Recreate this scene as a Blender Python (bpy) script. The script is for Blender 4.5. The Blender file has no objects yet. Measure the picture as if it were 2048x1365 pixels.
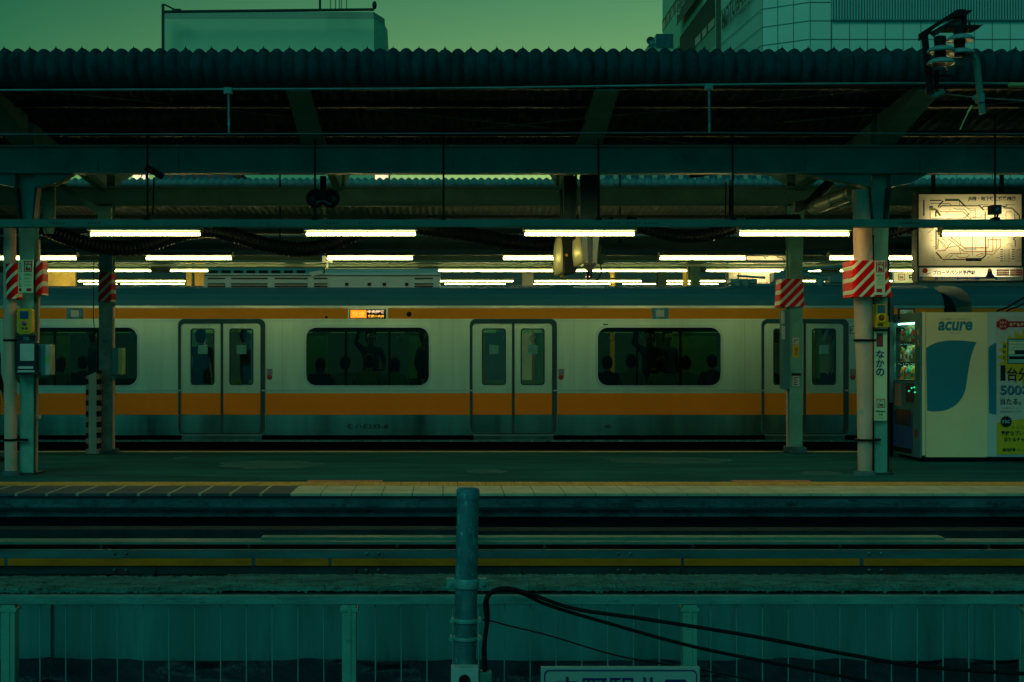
import bpy, math, random
from math import radians, sin, cos, pi, sqrt
from mathutils import Vector, Matrix
from mathutils.geometry import tessellate_polygon
random.seed(7)
scene = bpy.context.scene
COL = scene.collection

# ------------------------------------------------------------ camera, sky, sun, exposure
FPX = 2650.0                       # focal length in pixels of the 2048 px wide frame
CX, CY, EYE = 890.0, 712.0, 1.3    # principal point and eye height above the platform
cam = bpy.data.cameras.new('camera')
cam.sensor_width = 36.0
cam.lens = 36.0 * FPX / 2048
cam.shift_x = (1024 - CX) / 2048
cam.shift_y = (CY - 682.5) / 2048
cam.clip_start = 0.1
cam.clip_end = 2000
camo = bpy.data.objects.new('camera', cam)
camo.location = (0, 0, EYE)
camo.rotation_euler = (radians(90), 0, 0)
COL.objects.link(camo)
scene.camera = camo

SKY = 0.118
SUN_EL, SUN_AZ = radians(40), radians(205)
w = bpy.data.worlds.new("World")
scene.world = w
w.use_nodes = True
nt = w.node_tree
nt.nodes.clear()
out = nt.nodes.new('ShaderNodeOutputWorld')
bg = nt.nodes.new('ShaderNodeBackground')
sky = nt.nodes.new('ShaderNodeTexSky')
sky.sky_type = 'NISHITA'
sky.sun_disc = False
sky.sun_elevation = SUN_EL
sky.sun_rotation = SUN_AZ
bw = nt.nodes.new('ShaderNodeRGBToBW')
tc = nt.nodes.new('ShaderNodeTexCoord')
sp = nt.nodes.new('ShaderNodeSeparateXYZ')
cr = nt.nodes.new('ShaderNodeValToRGB')
cr.color_ramp.elements[0].position = 0.0
cr.color_ramp.elements[0].color = (0.66, 1.0, 0.22, 1)
cr.color_ramp.elements[1].position = 1.0
cr.color_ramp.elements[1].color = (0.00, 0.34, 0.28, 1)
e = cr.color_ramp.elements.new(0.13); e.color = (0.62, 0.98, 0.29, 1)
e = cr.color_ramp.elements.new(0.30); e.color = (0.12, 0.62, 0.32, 1)
e = cr.color_ramp.elements.new(0.50); e.color = (0.00, 0.42, 0.31, 1)
# cloud cover brightest ahead of the camera, thinner to the left
vm = nt.nodes.new('ShaderNodeVectorMath'); vm.operation = 'DOT_PRODUCT'
vm.inputs[1].default_value = Vector((0.36, 0.93, 0.0)).normalized()
mr = nt.nodes.new('ShaderNodeMapRange')
mr.inputs['From Min'].default_value = 0.72
mr.inputs['From Max'].default_value = 1.0
mr.inputs['To Min'].default_value = 0.0
mr.inputs['To Max'].default_value = 1.0
mx = nt.nodes.new('ShaderNodeMixRGB'); mx.blend_type = 'MULTIPLY'; mx.inputs[0].default_value = 1
my = nt.nodes.new('ShaderNodeMixRGB'); my.blend_type = 'MULTIPLY'; my.inputs[0].default_value = 1
L = nt.links.new
L(sky.outputs[0], bw.inputs[0])
L(tc.outputs['Generated'], sp.inputs[0]); L(sp.outputs[2], cr.inputs[0])
L(tc.outputs['Generated'], vm.inputs[0]); L(vm.outputs['Value'], mr.inputs[0])
# behind the camera the dusk sky turns teal
m3 = nt.nodes.new('ShaderNodeMapRange'); m3.inputs['From Min'].default_value = 0.0; m3.inputs['From Max'].default_value = 0.6
L(sp.outputs[1], m3.inputs[0])
m4 = nt.nodes.new('ShaderNodeMixRGB'); m4.inputs[1].default_value = (0.0, 0.54, 0.48, 1)
L(m3.outputs[0], m4.inputs[0]); L(cr.outputs[0], m4.inputs[2])
L(bw.outputs[0], mx.inputs[1]); L(m4.outputs[0], mx.inputs[2])
L(mx.outputs[0], my.inputs[1]); L(mr.outputs[0], my.inputs[2])
cr2 = nt.nodes.new('ShaderNodeValToRGB')
cr2.color_ramp.elements[0].color = (0.12, 0.44, 0.52, 1); cr2.color_ramp.elements[1].color = (1, 1, 1, 1)
L(mr.outputs[0], cr2.inputs[0]); L(cr2.outputs[0], my.inputs[2])
L(my.outputs[0], bg.inputs[0])
bg.inputs[1].default_value = SKY
L(bg.outputs[0], out.inputs[0])

sun = bpy.data.lights.new('sun', 'SUN')
sun.energy = 0.30
sun.angle = radians(24)
sun.color = (0.30, 1.0, 0.72)
suno = bpy.data.objects.new('sun', sun)
d = Vector((sin(SUN_AZ) * cos(SUN_EL), cos(SUN_AZ) * cos(SUN_EL), sin(SUN_EL)))
suno.rotation_euler = d.to_track_quat('Z', 'Y').to_euler()
COL.objects.link(suno)

vs = scene.view_settings
vs.view_transform = 'Standard'
vs.look = 'None'
vs.exposure = 0.0
vs.gamma = 1.0
vs.use_curve_mapping = False
scene.cycles.use_denoising = True
scene.cycles.max_bounces = 6
scene.cycles.transparent_max_bounces = 12
scene.cycles.sample_clamp_indirect = 3.0
TUBE = 34.0                         # emission of the fluorescent tubes

# ------------------------------------------------------------ helpers
def X(px, D): return (px - CX) * D / FPX
def Z(py, D): return EYE + (CY - py) * D / FPX
def P(px, py, D): return Vector((X(px, D), D, Z(py, D)))

def nodes(m):
    return m.node_tree.nodes, m.node_tree.links.new

def mat(name, col, rough=0.6, metal=0.0, var=0.25, scale=3.0, bump=0.0, col2=None, cut=0.5, stretch=(1, 1, 1), spec=0.25, soft=0.12):
    """Principled with world-space noise: brightness variation, optional second colour in patches, bump."""
    m = bpy.data.materials.new(name); m.use_nodes = True
    n, l = nodes(m)
    b = n['Principled BSDF']
    b.inputs['Roughness'].default_value = rough
    b.inputs['Metallic'].default_value = metal
    b.inputs['Specular IOR Level'].default_value = spec
    g = n.new('ShaderNodeNewGeometry')
    mp = n.new('ShaderNodeMapping'); mp.inputs['Scale'].default_value = stretch
    l(g.outputs['Position'], mp.inputs[0])
    nz = n.new('ShaderNodeTexNoise'); nz.inputs['Scale'].default_value = scale
    nz.inputs['Detail'].default_value = 6; nz.inputs['Roughness'].default_value = 0.65
    l(mp.outputs[0], nz.inputs[0])
    r = n.new('ShaderNodeMapRange')
    r.inputs['From Min'].default_value = 0.3; r.inputs['From Max'].default_value = 0.7
    r.inputs['To Min'].default_value = 1 - var; r.inputs['To Max'].default_value = 1 + var
    l(nz.outputs[0], r.inputs[0])
    mul = n.new('ShaderNodeVectorMath'); mul.operation = 'SCALE'
    l(r.outputs[0], mul.inputs['Scale'])
    if col2 is not None:
        n2 = n.new('ShaderNodeTexNoise'); n2.inputs['Scale'].default_value = scale * 2.3
        n2.inputs['Detail'].default_value = 8; n2.inputs['Roughness'].default_value = 0.7
        l(mp.outputs[0], n2.inputs[0])
        rr = n.new('ShaderNodeValToRGB')
        rr.color_ramp.elements[0].position = cut; rr.color_ramp.elements[1].position = cut + soft
        rr.color_ramp.elements[0].color = (*col, 1); rr.color_ramp.elements[1].color = (*col2, 1)
        l(n2.outputs[0], rr.inputs[0]); l(rr.outputs[0], mul.inputs[0])
    else:
        mul.inputs[0].default_value = col
    l(mul.outputs[0], b.inputs['Base Color'])
    if bump:
        bm_ = n.new('ShaderNodeBump'); bm_.inputs['Strength'].default_value = bump
        bm_.inputs['Distance'].default_value = 0.02
        n3 = n.new('ShaderNodeTexNoise'); n3.inputs['Scale'].default_value = scale * 8
        n3.inputs['Detail'].default_value = 5
        l(mp.outputs[0], n3.inputs[0]); l(n3.outputs[0], bm_.inputs['Height']); l(bm_.outputs[0], b.inputs['Normal'])
    return m

def emat(name, col, strength):
    m = bpy.data.materials.new(name); m.use_nodes = True
    n, l = nodes(m); n.clear()
    o = n.new('ShaderNodeOutputMaterial'); em = n.new('ShaderNodeEmission')
    em.inputs[0].default_value = (*col, 1); em.inputs[1].default_value = strength
    l(em.outputs[0], o.inputs[0])
    return m

def stripes(name, c1, c2, ax, az, duty=0.5, rough=0.45):
    """diagonal bands painted on: position x*ax + z*az taken modulo 1"""
    m = bpy.data.materials.new(name); m.use_nodes = True
    n, l = nodes(m); b = n['Principled BSDF']; b.inputs['Roughness'].default_value = rough; b.inputs['Specular IOR Level'].default_value = 0.05
    g = n.new('ShaderNodeNewGeometry')
    dt = n.new('ShaderNodeVectorMath'); dt.operation = 'DOT_PRODUCT'; dt.inputs[1].default_value = (ax, 0, az)
    l(g.outputs['Position'], dt.inputs[0])
    nz = n.new('ShaderNodeTexNoise'); nz.inputs['Scale'].default_value = 3
    l(g.outputs['Position'], nz.inputs[0])
    ad = n.new('ShaderNodeMath'); ad.operation = 'MULTIPLY_ADD'; ad.inputs[1].default_value = 0.12
    l(nz.outputs[0], ad.inputs[0]); l(dt.outputs['Value'], ad.inputs[2])
    fr = n.new('ShaderNodeMath'); fr.operation = 'FRACT'; l(ad.outputs[0], fr.inputs[0])
    gt = n.new('ShaderNodeMath'); gt.operation = 'GREATER_THAN'; gt.inputs[1].default_value = duty
    l(fr.outputs[0], gt.inputs[0])
    mxx = n.new('ShaderNodeMixRGB'); mxx.inputs[1].default_value = (*c1, 1); mxx.inputs[2].default_value = (*c2, 1)
    l(gt.outputs[0], mxx.inputs[0]); l(mxx.outputs[0], b.inputs['Base Color'])
    return m

def glassmat(name, tint=(0.3, 0.36, 0.3), rough=0.03, refl=0.10):
    m = bpy.data.materials.new(name); m.use_nodes = True
    n, l = nodes(m); n.clear()
    o = n.new('ShaderNodeOutputMaterial'); t = n.new('ShaderNodeBsdfTransparent'); t.inputs[0].default_value = (*tint, 1)
    g = n.new('ShaderNodeBsdfGlossy'); g.inputs['Roughness'].default_value = rough
    g.inputs[0].default_value = (0.9, 0.95, 0.95, 1)
    lw = n.new('ShaderNodeLayerWeight'); lw.inputs[0].default_value = 0.3
    ma = n.new('ShaderNodeMath'); ma.operation = 'MULTIPLY_ADD'; ma.inputs[1].default_value = 0.3; ma.inputs[2].default_value = refl
    l(lw.outputs['Fresnel'], ma.inputs[0])
    ms = n.new('ShaderNodeMixShader'); l(ma.outputs[0], ms.inputs[0]); l(t.outputs[0], ms.inputs[1]); l(g.outputs[0], ms.inputs[2])
    l(ms.outputs[0], o.inputs[0])
    return m

def backlit(name, col):
    """milky acrylic sheet: lets the tubes behind it shine through"""
    m = bpy.data.materials.new(name); m.use_nodes = True
    n, l = nodes(m); n.clear()
    o = n.new('ShaderNodeOutputMaterial'); t = n.new('ShaderNodeBsdfTranslucent'); t.inputs[0].default_value = (*col, 1)
    dd = n.new('ShaderNodeBsdfDiffuse'); dd.inputs[0].default_value = (*col, 1)
    ms = n.new('ShaderNodeMixShader'); ms.inputs[0].default_value = 0.35
    l(t.outputs[0], ms.inputs[1]); l(dd.outputs[0], ms.inputs[2]); l(ms.outputs[0], o.inputs[0])
    return m

class MB:
    def __init__(s): s.v = []; s.f = []; s.sm = []
    def add(s, vs, fs, smooth=False):
        o = len(s.v); s.v += [tuple(p) for p in vs]
        for f in fs: s.f.append([i + o for i in f]); s.sm.append(smooth)
        return s
    def box(s, x0, x1, y0, y1, z0, z1):
        if x0 > x1: x0, x1 = x1, x0
        if y0 > y1: y0, y1 = y1, y0
        if z0 > z1: z0, z1 = z1, z0
        return s.add([(x0,y0,z0),(x1,y0,z0),(x1,y1,z0),(x0,y1,z0),(x0,y0,z1),(x1,y0,z1),(x1,y1,z1),(x0,y1,z1)],
                     [(0,3,2,1),(4,5,6,7),(0,1,5,4),(1,2,6,5),(2,3,7,6),(3,0,4,7)])
    def pbox(s, px0, py0, px1, py1, D, depth, front=0):
        """box whose front face fills a pixel rectangle seen at distance D"""
        return s.box(X(px0, D), X(px1, D), D - front, D + depth, Z(py1, D), Z(py0, D))
    def tube(s, pts, r, n=10, caps=True, smooth=True, closed=False):
        pts = [Vector(p) for p in pts]; m = len(pts)
        rs = r if isinstance(r, (list, tuple)) else [r] * m
        vs = []; u = None
        for i, p in enumerate(pts):
            a = pts[max(0, i - 1)]; b = pts[min(m - 1, i + 1)]
            t = (b - a)
            if t.length < 1e-9: t = Vector((0, 0, 1))
            t.normalize()
            if u is None:
                u = t.orthogonal().normalized()
                if abs(t.z) < 0.9: u = t.cross(Vector((0, 0, 1))).normalized()
            u = (u - t * u.dot(t)).normalized(); w_ = t.cross(u)
            for k in range(n):
                a_ = 2 * pi * k / n
                vs.append(p + (u * cos(a_) + w_ * sin(a_)) * rs[i])
        fs = []
        for i in range(m - 1):
            for k in range(n):
                k2 = (k + 1) % n
                fs.append((i*n+k, i*n+k2, (i+1)*n+k2, (i+1)*n+k))
        s.add(vs, fs, smooth)
        if caps:
            s.add(vs[:n], [tuple(reversed(range(n)))]); s.add(vs[-n:], [tuple(range(n))])
        return s
    def cyl(s, p0, p1, r0, r1=None, n=16, smooth=True):
        return s.tube([p0, p1], [r0, r0 if r1 is None else r1], n, smooth=smooth)
    def lathe(s, c, prof, n=20, axis='z'):
        """prof: (radius, height) pairs round a vertical (or y) axis through c"""
        c = Vector(c); vs = []
        for r, h in prof:
            for k in range(n):
                a = 2 * pi * k / n
                vs.append(c + (Vector((r*cos(a), r*sin(a), h)) if axis == 'z' else Vector((r*cos(a), h, -r*sin(a)))))
        fs = [(i*n+k, i*n+(k+1)%n, (i+1)*n+(k+1)%n, (i+1)*n+k) for i in range(len(prof)-1) for k in range(n)]
        return s.add(vs, fs, True)
    def sheet(s, outer, holes=(), y0=0.0, y1=None, axis='y'):
        """flat plate from 2D outlines (x,z) at depth y0, with thickness to y1 when given"""
        loops = [list(outer)] + [list(h) for h in holes]
        def mk(p, y):
            if axis == 'y': return (p[0], y, p[1])
            if axis == 'x': return (y, p[0], p[1])
            return (p[0], p[1], y)
        flat = [p for lp in loops for p in lp]
        tris = tessellate_polygon([[Vector((p[0], p[1], 0)) for p in lp] for lp in loops])
        s.add([mk(p, y0) for p in flat], [tuple(t) for t in tris])
        if y1 is not None:
            s.add([mk(p, y1) for p in flat], [tuple(reversed(t)) for t in tris])
            for lp in loops:
                k = len(lp)
                s.add([mk(p, y0) for p in lp] + [mk(p, y1) for p in lp],
                      [(i, (i+1) % k, k + (i+1) % k, k + i) for i in range(k)])
        return s
    def prism(s, pts, a, b, axis='x'): return s.sheet(pts, (), a, b, axis)
    def build(s, name, m, parent=None, bevel=0.0, ori=None):
        me = bpy.data.meshes.new(name)
        off = Vector((0, 0, 0))
        if parent is not None:
            r = parent
            while r.parent: r = r.parent
            off = Vector(r.location)
        elif ori is not None: off = Vector(ori)
        else:
            xs = [p[0] for p in s.v]; ys = [p[1] for p in s.v]; zs = [p[2] for p in s.v]
            off = Vector(((min(xs)+max(xs))/2, (min(ys)+max(ys))/2, min(zs)))
        me.from_pydata([(p[0]-off.x, p[1]-off.y, p[2]-off.z) for p in s.v], [], s.f)
        me.polygons.foreach_set('use_smooth', s.sm)
        me.materials.append(m)
        me.validate(); me.update()
        o = bpy.data.objects.new(name, me)
        COL.objects.link(o)
        if parent is not None: o.parent = parent
        else: o.location = off
        if bevel:
            bv = o.modifiers.new('bevel', 'BEVEL'); bv.width = bevel; bv.segments = 2
            bv.limit_method = 'ANGLE'; bv.angle_limit = radians(50)
        return o

def tag(o, label=None, cat=None, group=None, kind=None):
    if label: o['label'] = label
    if cat: o['category'] = cat
    if group: o['group'] = group
    if kind: o['kind'] = kind
    return o

def thing(name, label, cat, loc=(0, 0, 0), group=None):
    o = bpy.data.objects.new(name, None)
    o.empty_display_size = 0.2
    o.location = loc
    COL.objects.link(o)
    return tag(o, label, cat, group)

KIDS = {}
def copy_tree(o, parent=None):
    c = o.copy(); COL.objects.link(c); c.parent = parent
    for ch in [x for x in COL.objects if x.parent == o]:
        copy_tree(ch, c)
    return c

def dup(o, loc, label=None):
    c = copy_tree(o); c.location = loc
    if label: c['label'] = label
    return c

def text(s_, x, z, y, h, m, parent, align='LEFT', bold=0.0, width=None, name='lettering', face='y', vertical=False, slant=0.0):
    """lettering with real thickness on a face looking towards the camera ('y'); z is the baseline"""
    cu = bpy.data.curves.new('lettering', 'FONT')
    cu.body = '\n'.join(s_) if vertical else s_
    cu.size = 1.0; cu.extrude = 0.0; cu.offset = bold; cu.align_x = align; cu.shear = slant
    cu.resolution_u = 3
    t = bpy.data.objects.new('lettering_tmp', cu)
    COL.objects.link(t)
    bpy.context.view_layer.update()
    dg = bpy.context.evaluated_depsgraph_get()
    me = bpy.data.meshes.new_from_object(t.evaluated_get(dg))
    vv = [tuple(v.co) for v in me.vertices]; ff = [tuple(p.vertices) for p in me.polygons]
    bpy.data.objects.remove(t); bpy.data.curves.remove(cu); bpy.data.meshes.remove(me)
    if not vv: return None
    xs = [v[0] for v in vv]; ys = [v[1] for v in vv]
    hh = max(ys) - min(ys); k = h / hh; kx = k
    ww = max(xs) - min(xs)
    if width: kx = width / ww
    x0 = {'LEFT': min(xs), 'CENTER': (min(xs)+max(xs))/2, 'RIGHT': max(xs)}[align]
    y0 = min(ys)
    mb = MB()
    if face == 'y': mb.add([(x + (v[0]-x0)*kx, y, z + (v[1]-y0)*k) for v in vv], ff)
    else: mb.add([(y, x - (v[0]-x0)*kx, z + (v[1]-y0)*k) for v in vv], ff)
    return mb.build(name, m, parent)

def ptext(s_, px0, py0, px1, py1, D, m, parent, **k):
    """lettering filling a pixel rectangle (top-left to bottom-right) at distance D"""
    return text(s_, X(px0, D), Z(py1, D), D, (py1-py0)*D/FPX, m, parent, width=(px1-px0)*D/FPX, **k)

def rrect(x0, x1, z0, z1, r, n=6):
    pts = []
    for cx_, cz_, a0 in ((x1-r, z0+r, -90), (x1-r, z1-r, 0), (x0+r, z1-r, 90), (x0+r, z0+r, 180)):
        for k in range(n+1):
            a = radians(a0 + 90*k/n); pts.append((cx_ + r*cos(a), cz_ + r*sin(a)))
    return pts

def smoothpath(pts, k=6):
    pts = [Vector(p) for p in pts]; o = []
    for i in range(len(pts)-1):
        p0 = pts[max(0, i-1)]; p1 = pts[i]; p2 = pts[i+1]; p3 = pts[min(len(pts)-1, i+2)]
        for j in range(k):
            t = j / k
            o.append(0.5*((2*p1) + (p2-p0)*t + (2*p0-5*p1+4*p2-p3)*t*t + (3*p1-p0-3*p2+p3)*t**3))
    o.append(pts[-1]); return o

def strip(mb, pts, wd, y):
    """thin flat line along 2D points (x,z) lying on a face at depth y"""
    for (a, b) in zip(pts[:-1], pts[1:]):
        a = Vector(a); b = Vector(b); t = (b-a)
        if t.length < 1e-6: continue
        t.normalize(); nn = Vector((-t.y, t.x)) * wd/2
        q = [a-nn, b-nn, b+nn, a+nn]
        mb.add([(p.x, y, p.y) for p in q], [(0, 1, 2, 3)])

# ------------------------------------------------------------ materials
M = {}
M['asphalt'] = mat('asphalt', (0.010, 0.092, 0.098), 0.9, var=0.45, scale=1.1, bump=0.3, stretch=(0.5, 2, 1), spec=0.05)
M['ballast'] = mat('ballast', (0.015, 0.03, 0.028), 0.95, var=0.6, scale=9, bump=1.0)
M['concrete'] = mat('concrete', (0.26, 0.26, 0.24), 0.85, var=0.3, scale=2.2, bump=0.4, stretch=(0.6, 1, 2.5))
M['conc_dark'] = mat('dark concrete', (0.05, 0.12, 0.13), 0.9, var=0.5, scale=3, bump=0.5, col2=(0.04, 0.05, 0.05), cut=0.52, stretch=(1, 1, 2))
M['conc_old'] = mat('weathered concrete', (0.07, 0.23, 0.19), 0.9, var=0.6, scale=9, bump=1.0, col2=(0.015, 0.05, 0.04), cut=0.54, stretch=(0.5, 1.6, 1.6), soft=0.1)
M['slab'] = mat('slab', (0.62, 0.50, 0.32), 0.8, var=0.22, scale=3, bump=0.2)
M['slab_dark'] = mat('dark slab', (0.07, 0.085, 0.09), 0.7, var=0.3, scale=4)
M['joint'] = mat('joint', (0.05, 0.05, 0.045), 0.9)
M['cream'] = mat('cream paint', (0.42, 0.38, 0.26), 0.7, var=0.2, scale=5)
M['tactile'] = mat('tactile', (0.68, 0.32, 0.06), 0.7, var=0.25, scale=5, bump=0.2)
M['redtile'] = mat('red tile', (0.5, 0.16, 0.10), 0.7)
M['edge'] = mat('edge line', (0.50, 0.40, 0.18), 0.7, var=0.25, scale=6)
M['steel'] = mat('painted steel', (0.07, 0.22, 0.17), 0.5, var=0.25, scale=2.5, bump=0.1, col2=(0.05, 0.13, 0.11), cut=0.62)
M['steel_d'] = mat('dark painted steel', (0.016, 0.05, 0.042), 0.55, var=0.3, scale=3)
M['pillar'] = mat('pillar paint', (0.16, 0.40, 0.30), 0.5, var=0.2, scale=5, bump=0.15, col2=(0.10, 0.15, 0.12), cut=0.63)
M['pillar_d'] = mat('dirty pillar paint', (0.09, 0.20, 0.17), 0.6, var=0.35, scale=6, bump=0.2, col2=(0.03, 0.05, 0.05), cut=0.56)
M['pipe'] = mat('peeling pipe paint', (0.78, 0.42, 0.28), 0.5, var=0.18, scale=1.6, bump=0.2, col2=(0.28, 0.42, 0.32), cut=0.57, stretch=(1.4, 1.4, 0.6), soft=0.03)
M['roof'] = mat('corrugated sheet', (0.009, 0.056, 0.066), 0.8, var=0.5, scale=4, stretch=(2, 1, 1), spec=0.03)
M['roof_far'] = mat('pale corrugated sheet', (0.10, 0.22, 0.22), 0.6, var=0.3, scale=4)
M['galv'] = mat('galvanised steel', (0.08, 0.22, 0.23), 0.5, metal=0.3, var=0.4, scale=10, col2=(0.26, 0.55, 0.50), cut=0.56, stretch=(1, 1, 0.5))
M['galv2'] = mat('dull zinc', (0.12, 0.26, 0.24), 0.55, metal=0.2, var=0.3, scale=6)
M['black'] = mat('black rubber', (0.006, 0.010, 0.010), 0.75, var=0.3, spec=0.2)
M['blackgloss'] = mat('black gloss', (0.02, 0.02, 0.022), 0.25, var=0.1)
M['wire'] = mat('wire', (0.10, 0.13, 0.13), 0.45, metal=0.4)
M['white'] = mat('white enamel', (0.90, 0.76, 0.42), 0.35, var=0.06, scale=1.5)
M['offwhite'] = mat('off white paint', (0.55, 0.55, 0.48), 0.5, var=0.15, scale=4)
M['housing'] = mat('lamp housing', (0.10, 0.13, 0.08), 0.5, var=0.1)
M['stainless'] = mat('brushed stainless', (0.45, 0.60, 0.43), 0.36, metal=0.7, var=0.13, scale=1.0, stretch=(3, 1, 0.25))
M['stainless_d'] = mat('lower stainless with drawn reflections', (0.13, 0.27, 0.21), 0.24, metal=0.8, var=0.6, scale=0.8, stretch=(2.0, 1, 0.2))  # broad upright streaks in the colour draw the pillars' reflections
M['trim'] = mat('bright trim', (0.42, 0.50, 0.40), 0.3, metal=0.7, var=0.05)
M['groove'] = mat('door seal', (0.02, 0.075, 0.08), 0.6)
M['orange'] = mat('orange band', (0.92, 0.26, 0.003), 0.5, var=0.06, scale=1, stretch=(1, 1, 0.3), spec=0.2)
M['train_roof'] = mat('train roof', (0.03, 0.14, 0.16), 0.5, var=0.12, scale=1.5, stretch=(0.4, 1, 1))
M['ac'] = mat('cooler cover', (0.50, 0.52, 0.46), 0.5, var=0.12, scale=1.5, stretch=(0.4, 1, 2))
M['under'] = mat('underframe', (0.008, 0.018, 0.018), 0.9, spec=0.1)
M['inside'] = mat('carriage lining', (0.16, 0.26, 0.16), 0.6, var=0.1)
M['seat'] = mat('seat fabric', (0.03, 0.10, 0.10), 0.9)
M['glass'] = glassmat('tinted window glass', (0.20, 0.34, 0.22), 0.06, 0.0)
M['glass_c'] = glassmat('clear glass', (0.9, 0.95, 0.93), 0.03, 0.04)
M['tube'] = emat('lamp tube', (1.0, 0.93, 0.34), TUBE)
M['tube_v'] = emat('machine tube', (0.35, 1.0, 0.60), 9.0)
M['led_o'] = emat('led orange', (1.0, 0.22, 0.01), 1.6)
M['led_y'] = emat('led yellow', (1.0, 0.50, 0.05), 1.3)
M['led_w'] = emat('led white', (1.0, 0.62, 0.35), 1.4)
M['teal_blue'] = mat('teal blue print', (0.02, 0.22, 0.30), 0.4, var=0.04)
M['navy'] = mat('navy print', (0.01, 0.03, 0.14), 0.5, var=0)
M['navy2'] = mat('blue panel', (0.02, 0.08, 0.26), 0.4, var=0.05)
M['ink'] = mat('black print', (0.012, 0.014, 0.018), 0.5, var=0)
M['red'] = mat('red print', (0.62, 0.03, 0.02), 0.5, var=0)
M['redd'] = mat('dull red print', (0.35, 0.045, 0.03), 0.5, var=0.1)
M['yellow'] = mat('yellow print', (0.62, 0.46, 0.02), 0.5, var=0.03)
M['ybox'] = mat('yellow plastic', (0.88, 0.42, 0.012), 0.4, var=0.08)
M['ystripe'] = mat('worn yellow paint', (0.95, 0.17, 0.002), 0.7, var=0.35, scale=5, col2=(0.10, 0.13, 0.10), cut=0.64, stretch=(0.5, 1, 2))
M['blueprint'] = mat('blue print', (0.02, 0.12, 0.42), 0.5, var=0)
M['green'] = mat('green print', (0.03, 0.30, 0.12), 0.5, var=0)
M['paper'] = mat('paper notice', (0.55, 0.58, 0.50), 0.7, var=0.1, scale=14)
M['grey'] = mat('grey panel', (0.20, 0.23, 0.23), 0.5, var=0.1)
M['boxgrey'] = mat('grey cabinet', (0.06, 0.20, 0.20), 0.45, var=0.1)
M['haz_red'] = stripes('red white hazard', (0.85, 0.75, 0.50), (0.98, 0.008, 0.006), 8.0, -7.6, 0.33)
M['haz_red_far'] = stripes('red white hazard far', (0.70, 0.70, 0.55), (0.80, 0.012, 0.012), 7.6, -7.4, 0.38)
M['haz_blk'] = stripes('black pink hazard', (0.42, 0.26, 0.20), (0.015, 0.015, 0.015), 0.0, 7.0, 0.5)
M['skin'] = mat('skin', (0.45, 0.28, 0.20), 0.6, var=0.05)
M['hair'] = mat('hair', (0.015, 0.012, 0.01), 0.5, var=0.1)
M['coat'] = mat('dark coat', (0.02, 0.022, 0.026), 0.85, var=0.2)
M['shirt'] = mat('pale shirt', (0.45, 0.48, 0.45), 0.85, var=0.1)
M['insul'] = mat('porcelain', (0.22, 0.36, 0.34), 0.25, var=0.05)
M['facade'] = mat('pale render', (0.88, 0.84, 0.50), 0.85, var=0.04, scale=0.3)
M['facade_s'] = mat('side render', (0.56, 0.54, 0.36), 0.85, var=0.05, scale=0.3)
M['tile_face'] = mat('facade tiles', (0.86, 0.86, 0.66), 0.7, var=0.05, scale=0.25)
M['tile_line'] = mat('tile joint', (0.16, 0.30, 0.27), 0.8)
M['rib'] = mat('ribbed cladding', (0.42, 0.66, 0.56), 0.7, var=0.05, scale=0.4)
M['bldg_dark'] = mat('dark recess', (0.02, 0.025, 0.03), 0.6)
M['bldg_glass'] = mat('building glass', (0.06, 0.12, 0.13), 0.2)
M['plum'] = mat('plum sign', (0.10, 0.06, 0.07), 0.5)
M['brick'] = mat('brick red render', (0.30, 0.12, 0.09), 0.8, var=0.15, scale=0.8)
M['map'] = backlit('map acrylic', (0.86, 0.80, 0.60))
M['map2'] = backlit('advert acrylic', (0.80, 0.80, 0.72))
M['tube_box'] = emat('tube in sign box', (1.0, 0.80, 0.40), 17.0)
M['polymer'] = mat('black plastic sheet', (0.03, 0.033, 0.045), 0.35, var=0.6, scale=3, bump=0.6)

# ============================================================ THE SETTING
g = MB(); g.box(-300, 300, -20, 400, -1.9, -1.6); tag(g.build('ground', M['ballast'], ori=(0, 0, -1.9)), kind='structure')

XL, XR = -16.0, 20.0
DN, DF = 12.48, 18.02           # near and far edge of the island platform
pl = MB(); pl.box(XL, XR, DN + 0.02, DF, -0.15, 0.0)
pl.box(XL, XR, DN + 0.75, DF - 0.5, -1.6, -0.151)
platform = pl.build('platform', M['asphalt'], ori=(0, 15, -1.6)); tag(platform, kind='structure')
# pavers along the near edge
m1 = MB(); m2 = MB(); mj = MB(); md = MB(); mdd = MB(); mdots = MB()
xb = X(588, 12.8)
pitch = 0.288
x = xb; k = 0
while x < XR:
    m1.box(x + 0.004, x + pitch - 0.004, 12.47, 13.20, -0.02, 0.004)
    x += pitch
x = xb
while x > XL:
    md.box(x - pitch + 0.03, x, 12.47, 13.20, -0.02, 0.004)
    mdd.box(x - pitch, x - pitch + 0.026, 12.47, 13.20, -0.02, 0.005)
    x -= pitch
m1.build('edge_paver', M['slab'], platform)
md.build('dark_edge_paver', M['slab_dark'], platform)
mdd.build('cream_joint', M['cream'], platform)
x = XL
while x < XR:
    m2.box(x + 0.004, x + 0.284, 13.21, 13.60, -0.02, 0.006)
    if -6 < x < 9:
        for a in range(5):
            for b_ in range(4):
                mdots.lathe((x + 0.03 + a*0.056, 13.26 + b_*0.095, 0.006), [(0.016, 0), (0.011, 0.005), (0.001, 0.005)], 6)
    x += 0.288
tl = m2.build('tactile_paving', M['tactile'], platform)
mdots.build('tactile_dots', M['tactile'], tl)
r_ = MB(); r_.box(X(615, 13.7), X(765, 13.7), 13.61, 13.78, -0.01, 0.007); r_.box(X(1465, 13.7), X(1620, 13.7), 13.61, 13.78, -0.01, 0.007)
r_.build('boarding_mark', M['redtile'], platform)
r_ = MB(); r_.box(XL, XR, 17.86, 17.99, -0.01, 0.008); r_.build('edge_line', M['edge'], platform)
pt = MB()
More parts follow.
